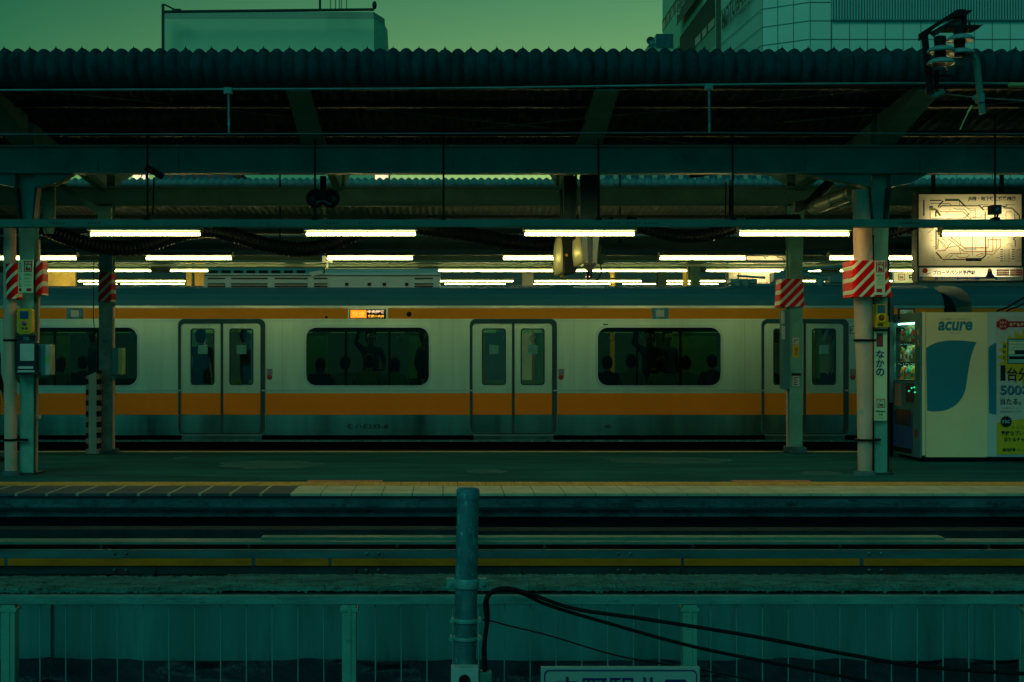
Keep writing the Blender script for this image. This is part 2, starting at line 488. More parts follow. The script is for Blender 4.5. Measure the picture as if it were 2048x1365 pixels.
for (a, b_, y0, y1) in ((430, 640, 15.2, 16.4), (930, 1010, 14.6, 15.1), (1230, 1500, 15.9, 17.0), (300, 330, 16.6, 17.1), (1560, 1640, 14.4, 14.9)):
    pts = []
    for k in range(20):
        an = 2*pi*k/20; rr = 1 + 0.12*sin(k*2.3)
        pts.append(((X(a, 15.5)+X(b_, 15.5))/2 + (X(b_, 15.5)-X(a, 15.5))/2*cos(an)*rr, (y0+y1)/2 + (y1-y0)/2*sin(an)*rr))
    pt.sheet(pts, (), 0.004, None, 'z')
pt.build('worn_patch', mat('worn asphalt', (0.014, 0.105, 0.105), 0.85, var=0.4, scale=3), platform)
# faces of the near edge
r_ = MB(); r_.box(XL, XR, 12.484, 12.499, -0.13, -0.055)
x = XL
while x < XR:
    r_.box(x, x + 0.02, 12.478, 12.484, -0.125, -0.06); x += 0.83 + random.random()*0.5
r_.build('edge_beam', M['conc_dark'], platform)
r_ = MB(); r_.box(XL, XR, 12.56, 12.68, -0.225, -0.155); r_.build('ledge', M['conc_dark'], platform)

# track beds
def track(dc, name):
    t = MB()
    prof = [(dc - 1.9, -1.6), (dc - 1.3, -1.36), (dc + 1.3, -1.36), (dc + 1.9, -1.6)]
    t.prism(prof, XL, XR, 'x')
    bed = t.build(name, M['ballast'], ori=(0, dc, -1.6)); tag(bed, kind='structure')
    r = MB()
    for s_ in (-1, 1):
        y = dc + s_*0.53
        r.prism([(y-0.06, -1.28), (y+0.06, -1.28), (y+0.01, -1.25), (y+0.01, -1.18), (y+0.034, -1.165), (y+0.034, -1.13), (y-0.034, -1.13), (y-0.034, -1.165), (y-0.01, -1.18), (y-0.01, -1.25)], XL, XR, 'x')
    r.build('rail', M['galv2'], bed)
    s2 = MB(); x = XL
    while x < XR:
        s2.box(x, x + 0.22, dc - 1.1, dc + 1.1, -1.40, -1.28); x += 0.6
    s2.build('sleeper', M['conc_dark'], bed)
track(20.0, 'track_bed')
track(23.3, 'track_bed')
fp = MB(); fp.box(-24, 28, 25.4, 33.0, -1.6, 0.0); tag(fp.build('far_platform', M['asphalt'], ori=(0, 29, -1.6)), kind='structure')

# ---------------- bands between the camera and the near platform edge
t = thing('bridge_girder', 'long teal grey steel girder flange lying between the platform edge and the yellow striped beam', 'girder', (0, 11, -1.6))
g = MB(); g.box(XL, XR, 10.78, 11.0, -0.235, -0.215)
g.box(X(525, 11), X(1880, 11), 10.9, 11.05, -0.2149, -0.195)
g.build('flange', M['steel'], t)
g = MB(); g.box(XL, XR, 10.92, 10.95, -1.6, -0.235); x = XL
while x < XR:
    g.box(x, x + 0.02, 10.74, 10.92, -1.5, -0.236); x += 1.2
g.build('web', M['steel_d'], t)
t = thing('cable_trough', 'low dark concrete cable trough in the shadow beside the platform wall', 'cable trough', (0, 11.8, -1.6))
g = MB(); g.box(XL, X(930, 11.8), 11.7, 11.95, -0.31, -0.235); g.box(X(935, 11.8), XR, 11.7, 11.95, -0.315, -0.245)
g.box(XL, XR, 11.72, 11.93, -1.6, -0.316)
g.build('trough_wall', mat('near black concrete', (0.012, 0.035, 0.035), 0.9, var=0.5), t)  # almost black tone on the trough walls

D = 9.5
t = thing('striped_guard_beam', 'horizontal steel guard beam with a worn yellow stripe and bolt heads crossing the foreground', 'guard beam', (0, D, -1.6))
g = MB()
za, zb, zc, zd = Z(1101, D), Z(1115, D), Z(1131, D), Z(1152, D)
g.prism([(D+0.02, za), (D, za-0.008), (D-0.02, zb), (D-0.035, zb-0.004), (D-0.035, zc+0.004), (D-0.02, zc), (D+0.01, zd+0.01), (D+0.04, zd), (D+0.06, zd), (D+0.06, za)], XL, XR, 'x')
g.build('beam', mat('guard beam paint', (0.025, 0.10, 0.10), 0.6, var=0.5, scale=4, stretch=(0.4, 1, 2)), t)
g = MB()
segs = [(-400, 12), (19, 505), (512, 658), (664, 1360), (1366, 1716), (1724, 2400)]
for a, b_ in segs:
    g.box(X(a, D), X(b_, D), D - 0.038, D - 0.034, zc+0.003, zb-0.003)
g.build('yellow_stripe', M['ystripe'], t)
g = MB()
for px in (230, 253, 733, 757, 1236, 1260, 1737, 1761):
    for pz in (1107, 1140):
        g.lathe((X(px, D), D - 0.012, Z(pz, D)), [(0.012, 0), (0.011, -0.008), (0.001, -0.014)], 10, 'y')
g.build('bolt_head', M['galv'], t)
g = MB()
for px in (300, 700, 1030, 1348, 1660, 1785, -60, 2150):
    g.box(X(px-12, D), X(px+14, D), D+0.02, D+0.3, -1.6, zc - 0.01)
    g.add([(X(px-14, D), D-0.02, zc-0.005), (X(px+14, D), D-0.02, zc-0.005), (X(px+7, D), D-0.02, zd-0.01), (X(px-7, D), D-0.02, zd-0.01)], [(0, 1, 2, 3)])
g.build('support_bracket', M['steel_d'], t)

# parapet: rough top and smooth face
t = thing('concrete_parapet', 'weathered concrete parapet wall with a rough crumbling top edge behind the wire fence', 'wall', (0, 8.6, -1.6))
D = 8.5
zt = EYE - 443*8.9/FPX
g = MB(); nx = 1300
prev = []
rows = [(8.95, zt-0.35), (8.95, zt), (8.80, zt+0.004), (8.62, zt-0.004), (8.53, zt-0.012), (8.51, zt-0.035), (8.51, Z(1182, 8.5))]
vsx = []
for i in range(nx+1):
    x = -8 + 17.5*i/nx
    step = 0.012 if x > X(440, 8.6) else 0.0
    for j, (y, z) in enumerate(rows):
        n_ = (random.random()-0.5)
        amp = 0 if j in (0, 6) else 0.009
        dz = n_*amp + (step if 0 < j < 6 else 0)
        if j in (4, 5) and random.random() < 0.05: dz -= 0.02
        vsx.append((x, y + (random.random()-0.5)*amp, z + dz))
R = len(rows)
g.add(vsx, [(i*R+j, (i+1)*R+j, (i+1)*R+j+1, i*R+j+1) for i in range(nx) for j in range(R-1)])
g.build('coping', M['conc_old'], t)
g = MB(); g.box(-8, 9.5, 8.60, 8.9, Z(1322, 8.6), Z(1186, 8.6)); 
for px in (95, 1935): g.box(X(px, 8.6), X(px+9, 8.6), 8.57, 8.599, Z(1320, 8.6), Z(1190, 8.6))
g.build('face', mat('smooth grey wall', (0.06, 0.23, 0.22), 0.7, var=0.35, scale=1.2, stretch=(2.2, 1, 0.3), col2=(0.03, 0.11, 0.11), cut=0.56, soft=0.2), t)
# crumpled black sheeting at the foot of the wall
g = MB(); nx, nz_ = 260, 22; vv = []
from mathutils import noise
for i in range(nx+1):
    x = -7 + 15*i/nx
    for j in range(nz_+1):
        q = j/nz_
        a = noise.noise(Vector((x*1.6, q*3.0, 0)))*0.16 + noise.noise(Vector((x*5, q*7, 3)))*0.06 + noise.noise(Vector((x*13, q*17, 7)))*0.02
        top = Z(1322, 8.5) + noise.noise(Vector((x*1.3, 9, 1)))*0.03 + noise.noise(Vector((x*6, 2, 1)))*0.012
        vv.append((x, 8.52 - 0.5*q + a, top - 0.38*q + a*0.35*min(1, q*4)))
g.add(vv, [(i*(nz_+1)+j, (i+1)*(nz_+1)+j, (i+1)*(nz_+1)+j+1, i*(nz_+1)+j+1) for i in range(nx) for j in range(nz_)], True)
tag(g.build('plastic_sheeting', M['polymer']), 'crumpled black plastic sheeting heaped along the foot of the concrete parapet', 'plastic sheeting')

# wire fence in front
D = 7.8
t = thing('wire_fence', 'grey steel fence with square posts and thin vertical wires in the foreground', 'fence', (0, D, -1.6))
g = MB(); g.box(-7, 8.5, D - 0.03, D + 0.03, Z(1208, D), Z(1191, D))
g.build('top_rail', mat('weathered rail', (0.12, 0.32, 0.27), 0.7, var=0.3, scale=5, bump=0.3, col2=(0.06, 0.15, 0.14), cut=0.58, stretch=(0.6, 1, 3)), t, 0.004)
g = MB(); g.box(-7, 8.5, D - 0.02, D + 0.02, -0.98, -0.95); g.build('bottom_rail', M['steel'], t)
pp = MB(); px = 700
pp.box(X(px-15, D), X(px+13, D), D - 0.04, D + 0.04, -1.6, Z(1209, D)); 
pp.box(X(px-3, D), X(px+3, D), D - 0.046, D - 0.04, -1.6, Z(1212, D))
pp.box(X(px-19, D), X(px+17, D), D - 0.045, D + 0.045, Z(1222, D), Z(1214, D))
p0 = pp.build('fence_post', M['pillar'], t, 0.003)
for k in (-2, -1, 1, 2):
    c = p0.copy(); COL.objects.link(c); c.parent = t; c.location.x = k*679*D/FPX
w0 = MB(); w0.cyl((X(751, D), D, -0.96), (X(751, D), D, Z(1208, D)), 0.0042, n=6)
w0 = w0.build('fence_wire', mat('pale wire', (0.16, 0.34, 0.30), 0.5), t)
for k in range(-20, 33):
    if k == 0 or (k*52 + 751 - 700) % 679 < 22: continue
    c = w0.copy(); COL.objects.link(c); c.parent = t; c.location.x = k*51.6*D/FPX

# galvanised post
D = 7.0
t = thing('galvanised_post', 'round galvanised steel post with pipe clamps standing in front of the wire fence', 'post', (X(932, D), D, -1.6))
g = MB(); g.tube([P(925, 1600, D), P(929, 1360, D), P(936, 990, D)], [0.0615, 0.0605, 0.0575], 28)
g.build('pole', M['galv'], t)
g = MB(); g.lathe(P(936, 992, D), [(0.0605, -0.015), (0.061, 0.03), (0.055, 0.042), (0.001, 0.044)], 28); g.build('cap', M['galv'], t)
def clamp(py, pxc, wide, h, parent, D=7.0):
    g = MB(); c = P(pxc, py, D)
    g.lathe(c, [(0.062, -h/2), (0.068, -h/2), (0.068, h/2), (0.062, h/2)], 28)
    for s_ in (-1, 1):
        g.box(c.x + s_*0.062, c.x + s_*(0.062+wide), c.y - 0.022, c.y + 0.018, c.z - h/2, c.z + h/2)
        g.cyl((c.x + s_*(0.062+wide*0.55), c.y - 0.045, c.z), (c.x + s_*(0.062+wide*0.55), c.y + 0.04, c.z), 0.009, n=8)
        g.cyl((c.x + s_*(0.062+wide*0.55), c.y - 0.034, c.z), (c.x + s_*(0.062+wide*0.55), c.y - 0.024, c.z), 0.015, n=6, smooth=False)
    g.build('pipe_clamp', mat('bright zinc', (0.20, 0.42, 0.38), 0.45, metal=0.2, var=0.3, scale=12), parent, 0.002)
clamp(1166, 933, 0.045, 0.05, t); clamp(1240, 932, 0.018, 0.022, t); clamp(1276, 931, 0.022, 0.018, t)

t = thing('meter_box', 'pale square switch box with a round black knob fixed low on the galvanised post', 'switch box', P(930, 1400, 6.85))
g = MB(); g.pbox(902, 1337, 957, 1420, 6.85, 0.09); g.build('case', M['offwhite'], t, 0.004)
g = MB(); c = P(929, 1361, 6.85)
g.lathe((c.x, 6.85, c.z), [(0.030, 0), (0.030, -0.006), (0.024, -0.010), (0.022, -0.004), (0.001, -0.004)], 24, 'y'); g.box(c.x-0.005, c.x+0.005, 6.835, 6.846, c.z-0.014, c.z+0.014)
g.build('knob', M['blackgloss'], t)
t = thing('junction_box', 'small grey junction box where the black cables leave beside the switch box', 'junction box', P(971, 1400, 6.87))
g = MB(); g.pbox(958, 1346, 984, 1420, 6.87, 0.07); g.build('case', M['steel'], t, 0.006)
g = MB(); g.cyl(P(969, 1349, 6.9), P(969, 1336, 6.9), 0.014, 0.011, 12); g.build('cable_gland', M['black'], t)

def cable(name, label, pts, r, D, ds=None, m='black'):
    pp = [P(px, py, D if ds is None else ds[i]) for i, (px, py) in enumerate(pts)]
    g = MB(); g.tube(smoothpath(pp, 8), r, 10); return tag(g.build(name, M[m]), label, 'cable')
cable('black_cable', 'thick black cable looping up out of the junction box and running down to the right', [(969, 1345), (967, 1300), (973, 1245), (970, 1205), (985, 1183), (1015, 1177), (1060, 1188), (1150, 1218), (1300, 1240), (1500, 1272), (1700, 1310), (1860, 1335), (2120, 1352)], 0.0105, 6.9)
cable('black_cable', 'lower black cable that dips below the thick one across the fence wires', [(972, 1345), (970, 1290), (976, 1235), (976, 1195), (1000, 1181), (1040, 1186), (1100, 1212), (1220, 1248), (1380, 1292), (1540, 1325), (1700, 1356), (1900, 1400)], 0.0095, 6.93)
cable('stay_wire', 'thin twisted stay wire sloping down right from the middle post clamp', [(962, 1240), (985, 1243), (1018, 1252), (1100, 1272), (1240, 1313), (1400, 1340), (1600, 1380)], 0.0042, 7.0)

# station name board below
D = 6.5
t = thing('station_board', 'white board with a dark blue border line and large blue characters at the lower edge', 'sign', P(1241, 1450, D))
g = MB(); g.pbox(1082, 1335, 1400, 1480, D, 0.03); g.build('panel', mat('board white', (0.40, 0.44, 0.38), 0.5, var=0.08), t, 0.003)
g = MB(); o_ = rrect(X(1088, D), X(1394, D), Z(1500, D), Z(1340, D), 0.025); i_ = rrect(X(1090.5, D), X(1391.5, D), Z(1500, D), Z(1342.5, D), 0.02)
g.sheet(o_, [i_], D - 0.003); g.build('border', M['navy'], t)
ptext('中野駅北口', 1112, 1354, 1372, 1404, D - 0.004, M['navy'], t, bold=0.012)
for a in ('post',):
    g = MB(); g.pbox(1130, 1480, 1142, 1700, D, 0.03); g.pbox(1340, 1480, 1352, 1700, D, 0.03); g.build('leg', M['galv2'], t)

# ============================================================ THE PLATFORM CANOPY
def corrugated(y0, z0, y1, z1, x0, x1, period, amp, mb, curl=None, per=10, extra=()):
    """corrugated sheet; profile list of (y,z) from the near eave to the far end"""
    prof = [(y0, z0)] + list(extra) + [(y1, z1)]
    n_ = int((x1-x0)/period*per)
    R_ = len(prof); vv = []
    for i in range(n_+1):
        x = x0 + (x1-x0)*i/n_
        c = abs(cos(pi*x/period))**0.75
        for (y, z) in prof: vv.append((x, y, z + amp*(c-0.5)*2))
    mb.add(vv, [(i*R_+j, i*R_+j+1, (i+1)*R_+j+1, (i+1)*R_+j) for i in range(n_) for j in range(R_-1)], True)

PIL = [X(1760, 14.5)]
sp_ = 1705*14.5/FPX
canopy = thing('platform_canopy', 'dark corrugated butterfly canopy on steel beams covering the near island platform', 'canopy', (0, 16.2, 0))
DE = 12.75
ze = Z(104, DE)
g = MB()
# rolled eave, near half falling to the valley, far half rising again
corrugated(0, 0, 0, 0, XL, XR, 0.1255, 0.017, MB())
prof = [(DE+0.16, Z(176, DE+0.16)), (DE+0.05, Z(160, DE+0.05)), (DE, Z(140, DE)), (DE-0.01, Z(120, DE)), (DE+0.03, Z(108, DE)), (DE+0.10, ze+0.03), (DE+0.22, ze+0.035), (16.2, 3.78), (19.4, 4.12)]
n_ = int((XR-XL)/0.1255*10); R_ = len(prof); vv = []
for i in range(n_+1):
    x = XL + (XR-XL)*i/n_
    k_ = round(x/0.1255); amp = 0.017 + 0.007*((k_*7919) % 5)/5; lift = 0.007*(((k_//5)*37) % 4)/3
    c = abs(cos(pi*x/0.1255))**0.7
    for j, (y, z) in enumerate(prof):
        ny, nz = ((-1, 0.0), (-1, 0.0), (-1, 0.1), (-1, 0.3), (-0.7, 0.7), (-0.3, 0.95), (0, 1), (0, 1), (0, 1))[j]
        a = amp*(c-0.5)*2.2
        vv.append((x, y + ny*a - (lift if j < 5 else 0), z + nz*a + (lift if j > 3 else 0)))
g.add(vv, [(i*R_+j, i*R_+j+1, (i+1)*R_+j+1, (i+1)*R_+j) for i in range(n_) for j in range(R_-1)], True)
g.build('roof', M['roof'], canopy)
g = MB(); x = round(XL/0.251)*0.251
while x < XR:
    if random.random() > 0.05: g.lathe((x, DE+0.07, ze+0.045), [(0.016, 0), (0.012, 0.008), (0.004, 0.012), (0.0035, 0.028), (0.0005, 0.03)], 8)
    x += 0.251
g.build('roof_bolt', M['wire'], canopy)
# gutter in the valley, purlins
g = MB(); g.box(XL, XR, 16.1, 16.3, 3.60, 3.72); g.build('valley_gutter', M['steel_d'], canopy)
for (y, zz) in ((13.25, 3.965), (13.9, 3.905), (15.1, 3.80), (15.7, 3.74), (16.9, 3.74), (18.6, 3.93), (19.25, 4.0)):
    g = MB(); g.box(XL, XR, y, y+0.06, zz, zz+0.07); g.box(XL, XR, y-0.03, y, zz, zz+0.008); g.build('purlin', M['steel_d'], canopy)
# longitudinal beams
def beam(D, za, zb, name='longitudinal_beam'):
    g = MB(); hf = 0.14
    g.box(XL, XR, D+0.06, D+0.08, zb, za)
    g.box(XL, XR, D-0.0, D+0.15, zb-0.02, zb)
    g.box(XL, XR, D-0.0, D+0.15, za, za+0.02)
    for k in (-1, 0, 1):
        xc = X(905, 14.5) + (k*sp_)
    b_ = g.build(name, M['steel'], canopy)
    return b_
beam(14.28, Z(294, 14.28), Z(350, 14.42)+0.02)
beam(17.75, Z(377, 17.75), Z(409, 17.75))
# stiffener plates on the near beam
g = MB()
for px in (172, 1634, 1862):
    g = MB(); g.box(X(px-26, 14.4), X(px+26, 14.4), 14.325, 14.339, Z(346, 14.4), Z(320, 14.4)); g.build('splice_plate', M['steel'], canopy)
for px in (902, 357):
    g = MB(); g.box(X(px-2, 14.4), X(px+2, 14.4), 14.325, 14.339, Z(346, 14.4), Z(291, 14.4)); g.build('stiffener', M['steel'], canopy)
# rafters, tapered cantilevers
def rafter(x, name='rafter'):
    g = MB()
    g.prism([(12.95, 3.90), (12.95, 3.99), (14.3, 3.90), (14.3, 3.60)], x-0.07, x+0.07, 'x')
    g.prism([(12.93, 3.885), (12.93, 3.9), (14.3, 3.6), (14.3, 3.58)], x-0.12, x+0.12, 'x')
    g.prism([(14.55, 3.5), (14.55, 3.86), (16.1, 3.72), (16.1, 3.62), (17.7, 3.5), (17.7, 3.86), (16.2, 3.74)], x-0.05, x+0.05, 'x')
    g.prism([(18.1, 3.62), (18.1, 3.86), (19.2, 4.0), (19.2, 3.92)], x-0.06, x+0.06, 'x')
    g.build(name, M['steel'], canopy)
x1 = X(597, 12.95); x2 = X(1213, 12.95)
for x in (x1, x2, X(1755, 14.5), X(55, 14.5), x1 - 9.3, x2 + 9.3): rafter(x)
# bracing rods under the sheet
g = MB()
for a, b_ in (((110, 184, 13.2), (890, 266, 16.0)), ((700, 283, 16.0), (1830, 172, 13.2)), ((620, 205, 14.2), (1500, 300, 16.0)), ((1300, 268, 16), (2200, 190, 13.2))):
    g.cyl(P(*a), P(*b_), 0.008, n=6)
g.build('brace_rod', M['galv2'], canopy)
g = MB()
g.box(XL, XR, 18.95, 19.0, 3.62, 3.66); g.box(XL, XR, 18.0, 18.04, Z(436, 18), Z(431, 18)); g.box(XL, XR, 18.3, 18.34, Z(414, 18.3), Z(411, 18.3))
g.build('conduit_run', M['steel_d'], canopy)

# ---------------- lighting ducts (hung steel channels) and lamps
def duct(name, label, D, y0, y1, hangers, m='steel'):
    t = thing(name, label, 'lighting duct', (0, D, 2.5))
    g = MB(); za, zb = Z(y0, D), Z(y1, D)
    g.prism([(D-0.05, za), (D+0.05, za), (D+0.05, zb), (D+0.035, zb), (D+0.035, za-0.01), (D-0.035, za-0.01), (D-0.035, zb+0.012), (D-0.02, zb), (D-0.05, zb)], XL, XR, 'x')
    g.box(XL, XR, D-0.058, D-0.05, zb, zb+0.012)
    g.build('channel', M[m], t)
    for px in hangers:
        g = MB(); g.cyl((X(px, D), D, za), (X(px, D), D, 3.88), 0.011, n=8)
        g.box(X(px, D)-0.03, X(px, D)+0.03, D-0.06, D+0.06, za-0.005, za+0.02)
        g.build('hanger_rod', M['under'], t)
    g = MB()
    for px in (110, 180, 655, 720, 1215, 1255, 1290, 1795, 1812):
        for q in range(4): g.cyl((X(px+q*7, D), D-0.051, (za+zb)/2), (X(px+q*7, D), D-0.056, (za+zb)/2), 0.008, n=8)
    g.build('slot_cover', M['steel_d'], t)
    return t
duct('lighting_duct', 'long teal grey lighting duct running across in front of the near pillars', 14.15, 440, 455, [295, 630, 887, 1197, 1465, 1990, -150])
duct('lighting_duct', 'long lighting duct above the second row of lamps on the track side', 18.2, 486, 499, [560, 1240], 'steel_d')

def lamp(D, px0, pxl, py0, py1, label, group, hz):
    t = thing('fluorescent_lamp', label, 'lamp', P(px0 + pxl/2, py0, D), group)
    za, zb = Z(py0, D), Z(py1, D)
    r = (za-zb)/2*0.58; zc = (za+zb)/2
    x0, x1 = X(px0, D), X(px0+pxl, D)
    g = MB(); g.tube([(x0, D, zc), (x0+0.006, D, zc), (x1-0.006, D, zc), (x1, D, zc)], [r*0.7, r, r, r*0.7], 14)
    g.build('tube', M['tube'], t)
    g = MB()
    g.prism([(D-0.055, za+0.006+hz), (D+0.055, za+0.006+hz), (D+0.11, za+0.004), (D+0.02, za+0.003), (D-0.02, za+0.003), (D-0.11, za+0.004)], x0-0.02, x1+0.02, 'x')
    g.box(x0-0.018, x0-0.002, D-0.02, D+0.02, zb-0.004, za+0.008); g.box(x1+0.002, x1+0.018, D-0.02, D+0.02, zb-0.004, za+0.008)
    g.build('housing', M['housing'], t)
    return t
ORD = ['first', 'second', 'third', 'fourth', 'fifth', 'sixth', 'seventh', 'eighth', 'ninth', 'tenth', 'eleventh', 'twelfth']
L0 = lamp(14.1, 182, 218, 463.5, 474, f'first fluorescent lamp from the left in the large near row', 'fluorescent lamps of the near row', 0.05)
for i in range(1, 5):
    px = [182, 613, 1050, 1479, 1884][i]
    dup(L0, (X(px + 109, 14.1), L0.location.y, L0.location.z), f'{ORD[i]} fluorescent lamp from the left in the large near row')
L1 = lamp(18.3, 293, 170, 513, 521.5, 'third lamp from the left in the second row, left of the train cooler', 'fluorescent lamps of the second row', 0.05)
lab2 = ['first lamp of the second row, cut by the left picture edge', 'second lamp of the second row, right of the left pillar', '', 'fourth lamp of the second row, above the train cooler', 'fifth lamp of the second row, ending behind the mirror hoods', 'sixth lamp of the second row, above the small route map', 'seventh lamp of the second row, crossing behind the right pillar']
for i, px in enumerate((-156, -17, 293, 655, 1007, 1320, 1659)):
    if i == 2: continue
    dup(L1, (X(px + 85, 18.3), L1.location.y, L1.location.z), lab2[i])

# ---------------- wires of the near track
t = thing('catenary', 'pair of horizontal overhead wires with short droppers in front of the canopy', 'overhead wire', (0, 10.8, 3))
D = 10.8
pts = [(-400, 183), (0, 181), (455, 179), (900, 177), (1418, 170), (1860, 167), (2300, 169)]
g = MB(); g.tube(smoothpath([P(a, b_, D) for a, b_ in pts], 5), 0.009, 8); g.build('messenger_wire', M['galv2'], t)
g = MB(); g.tube([P(-500, 270, D), P(700, 268, D), P(1400, 266, D), P(2500, 270, D)], 0.006, 8); g.build('contact_wire', M['wire'], t)
for (px, a, b_) in ((457, 180, 268), (1418, 172, 266)):
    g = MB(); g.cyl(P(px, a, D), P(px+1, b_, D), 0.0095, n=8); g.build('dropper', M['galv'], t)
    g = MB(); g.box(X(px-9, D), X(px+7, D), D-0.02, D+0.02, Z(a+8, D), Z(a-4, D)); g.build('clamp', M['galv2'], t)

# insulator bracket, upper right
D = 10.3
t = thing('insulator_bracket', 'black steel bracket with two stacks of porcelain disc insulators and a bent pipe, upper right', 'insulator', P(1850, 225, D))
g = MB()
g.sheet([(X(a, D), Z(b_, D)) for a, b_ in ((1841, 66), (1910, 22), (1926, 21), (1926, 32), (1895, 40), (1862, 62), (1852, 75), (1841, 80))], (), D-0.04, D+0.05)
g.sheet([(X(a, D), Z(b_, D)) for a, b_ in ((1841, 70), (1853, 70), (1866, 190), (1852, 192))], (), D-0.03, D-0.01)
g.pbox(1923, 28, 1934, 56, D, 0.03)
g.sheet([(X(a, D), Z(b_, D)) for a, b_ in ((1926, 21), (1946, 20), (1940, 26), (1930, 30))], (), D, D+0.05)
g.build('arm', M['black'], t)
g = MB()
g.sheet([(X(a, D), Z(b_, D)) for a, b_ in ((1858, 66), (1920, 32), (1926, 34), (1926, 54), (1892, 58), (1868, 74))], (), D+0.0, D+0.012)
g.build('gusset_plate', M['steel_d'], t)
g = MB(); g.pbox(1890, 53, 1953, 60, D, 0.10, 0.05); g.sheet([(X(a, D), Z(b_, D)) for a, b_ in ((1940, 54), (1963, 52), (1950, 62), (1940, 62))], (), D-0.04, D+0.02)
for px in (1939, 1917, 1950): g.cyl(P(px, 55, D), P(px, 43 if px == 1939 else 50, D), 0.009, n=6)
g.build('cross_plate', M['black'], t)
def insul(pxc, ys, D, top, bot):
    g = MB(); g.cyl(P(pxc-2, top, D), P(pxc-2, bot, D), 0.045, 0.038, 18); g.build('insulator_core', M['black'], t)
    g = MB()
    for y in ys:
        c = P(pxc, y, D); g.lathe(c, [(0.03, 0.032), (0.06, 0.028), (0.092, 0.012), (0.105, -0.006), (0.10, -0.018), (0.08, -0.012), (0.03, -0.010)], 32)
    g.build('insulator_disc', M['insul'], t)
insul(1921, (78, 106), 10.25, 60, 112); insul(1882, (101, 125), 10.15, 74, 128)
g = MB(); g.tube(smoothpath([P(*a, 10.3) for a in ((1925, 123), (1941, 113), (1950, 117), (1954, 130), (1957, 160), (1961, 196), (1965, 228))], 5), 0.026, 14); g.build('bent_pipe', M['steel'], t)
g = MB(); g.tube(smoothpath([P(*a, 10.3) for a in ((1893, 138), (1912, 128), (1925, 124))], 5), 0.02, 12); g.build('side_pipe', M['steel'], t)
g = MB(); g.tube([P(1857, 135, 10.3), P(1858, 185, 10.3), P(1866, 194, 10.3), P(1888, 184, 10.3)], 0.024, 12)
g.build('lower_strut', M['steel'], t)
g = MB(); g.pbox(1870, 140, 1878, 178, 10.32, 0.03); g.pbox(1862, 150, 1905, 154, 10.30, 0.03); g.tube([P(1872, 178, 10.3), P(1880, 188, 10.3), P(1893, 176, 10.3)], 0.012, 8); g.build('hinge_link', M['under'], t)
g = MB(); g.pbox(1954, 188, 1965, 206, 10.3, 0.04, 0.04); g.cyl(P(1948, 192, 10.25), P(1948, 200, 10.25), 0.012, n=8); g.build('pipe_clamp', M['galv2'], t)
g = MB(); g.tube(smoothpath([P(*a, 10.3) for a in ((1944, 212), (1938, 222), (1928, 242), (1920, 260))], 4), 0.005, 6); g.tube([P(1944, 212, 10.3), P(1935, 226, 10.3)], 0.008, 6); g.build('bond_wire', mat('brass wire', (0.5, 0.5, 0.2), 0.4, metal=0.4), t)
g = MB(); g.tube([P(1885, 188, 10.4), P(1960, 196, 10.4), P(2200, 212, 10.4)], 0.004, 6); g.build('guy_wire', M['galv2'], t)
g = MB(); g.cyl(P(2018, 170, 10.7), P(2060, 171, 10.7), 0.02, n=10); tag(g.build('wire_sleeve', mat('brass sleeve', (0.35, 0.36, 0.15), 0.4)), 'pale sleeve on the overhead wire at the right edge', 'wire sleeve')

# ---------------- near pillars
def pillar(D, cx, half, name, label, top_py, base_py, flare, m, loc_label_group=None, haunch=True, baseplate=True):
    """H section pillar: front flange, web, back flange; flares below the beam"""
    t = thing(name, label, 'pillar', (X(cx, D), D, 0), loc_label_group)
    x = X(cx, D); h = half*D/FPX; ztop = Z(top_py, D); zf = Z(520, D)
    hf = flare*D/FPX
    g = MB()
    g.prism([(x-h, 0.02), (x+h, 0.02), (x+h*1.05, zf), (x+hf, ztop), (x-hf, ztop), (x-h*1.05, zf)], D, D+0.014, 'y')
    g.prism([(x-h, 0.02), (x+h, 0.02), (x+h, zf), (x+hf, ztop), (x-hf, ztop), (x-h, zf)], D+0.16, D+0.174, 'y')
    g.build('flange', m, t)
    g = MB(); g.box(x-0.008, x+0.008, D+0.014, D+0.16, 0.02, ztop); g.build('web', m, t)
    if baseplate:
        g = MB(); g.box(x-h-0.05, x+h+0.05, D-0.06, D+0.24, 0.0, 0.022)
        for a in (-1, 1): g.cyl((x+a*(h+0.03), D-0.035, 0.02), (x+a*(h+0.03), D-0.035, 0.045), 0.012, n=6, smooth=False)
        g.build('base_plate', M['steel_d'], t)
    return t
pR = pillar(14.5, 1762, 12.5, 'canopy_pillar', 'pale green steel pillar carrying the white なかの name plate at the right', 290, 948, 21, M['pillar'])
pL = pillar(14.5, 53, 13.5, 'canopy_pillar', 'pale green steel pillar with notices and a yellow button box at the left edge', 290, 948, 20, M['pillar'])
pF = pillar(17.75, 1592, 13, 'canopy_pillar', 'slim green steel pillar with a red and white band between the train doors', 409, 905, 17, M['pillar'])
pG = pillar(17.75, 211, 13, 'canopy_pillar', 'dirty dark pillar with a faded band behind the left pillar', 409, 905, 14, M['pillar_d'])
g = MB(); g.box(X(1576, 17.7), X(1611, 17.7), 17.62, 17.95, 0, 0.085); g.build('concrete_foot', M['conc_dark'], pF, 0.01)
g = MB(); g.box(X(196, 17.7), X(230, 17.7), 17.62, 17.95, 0, 0.05); g.build('concrete_foot', M['conc_dark'], pG, 0.01)
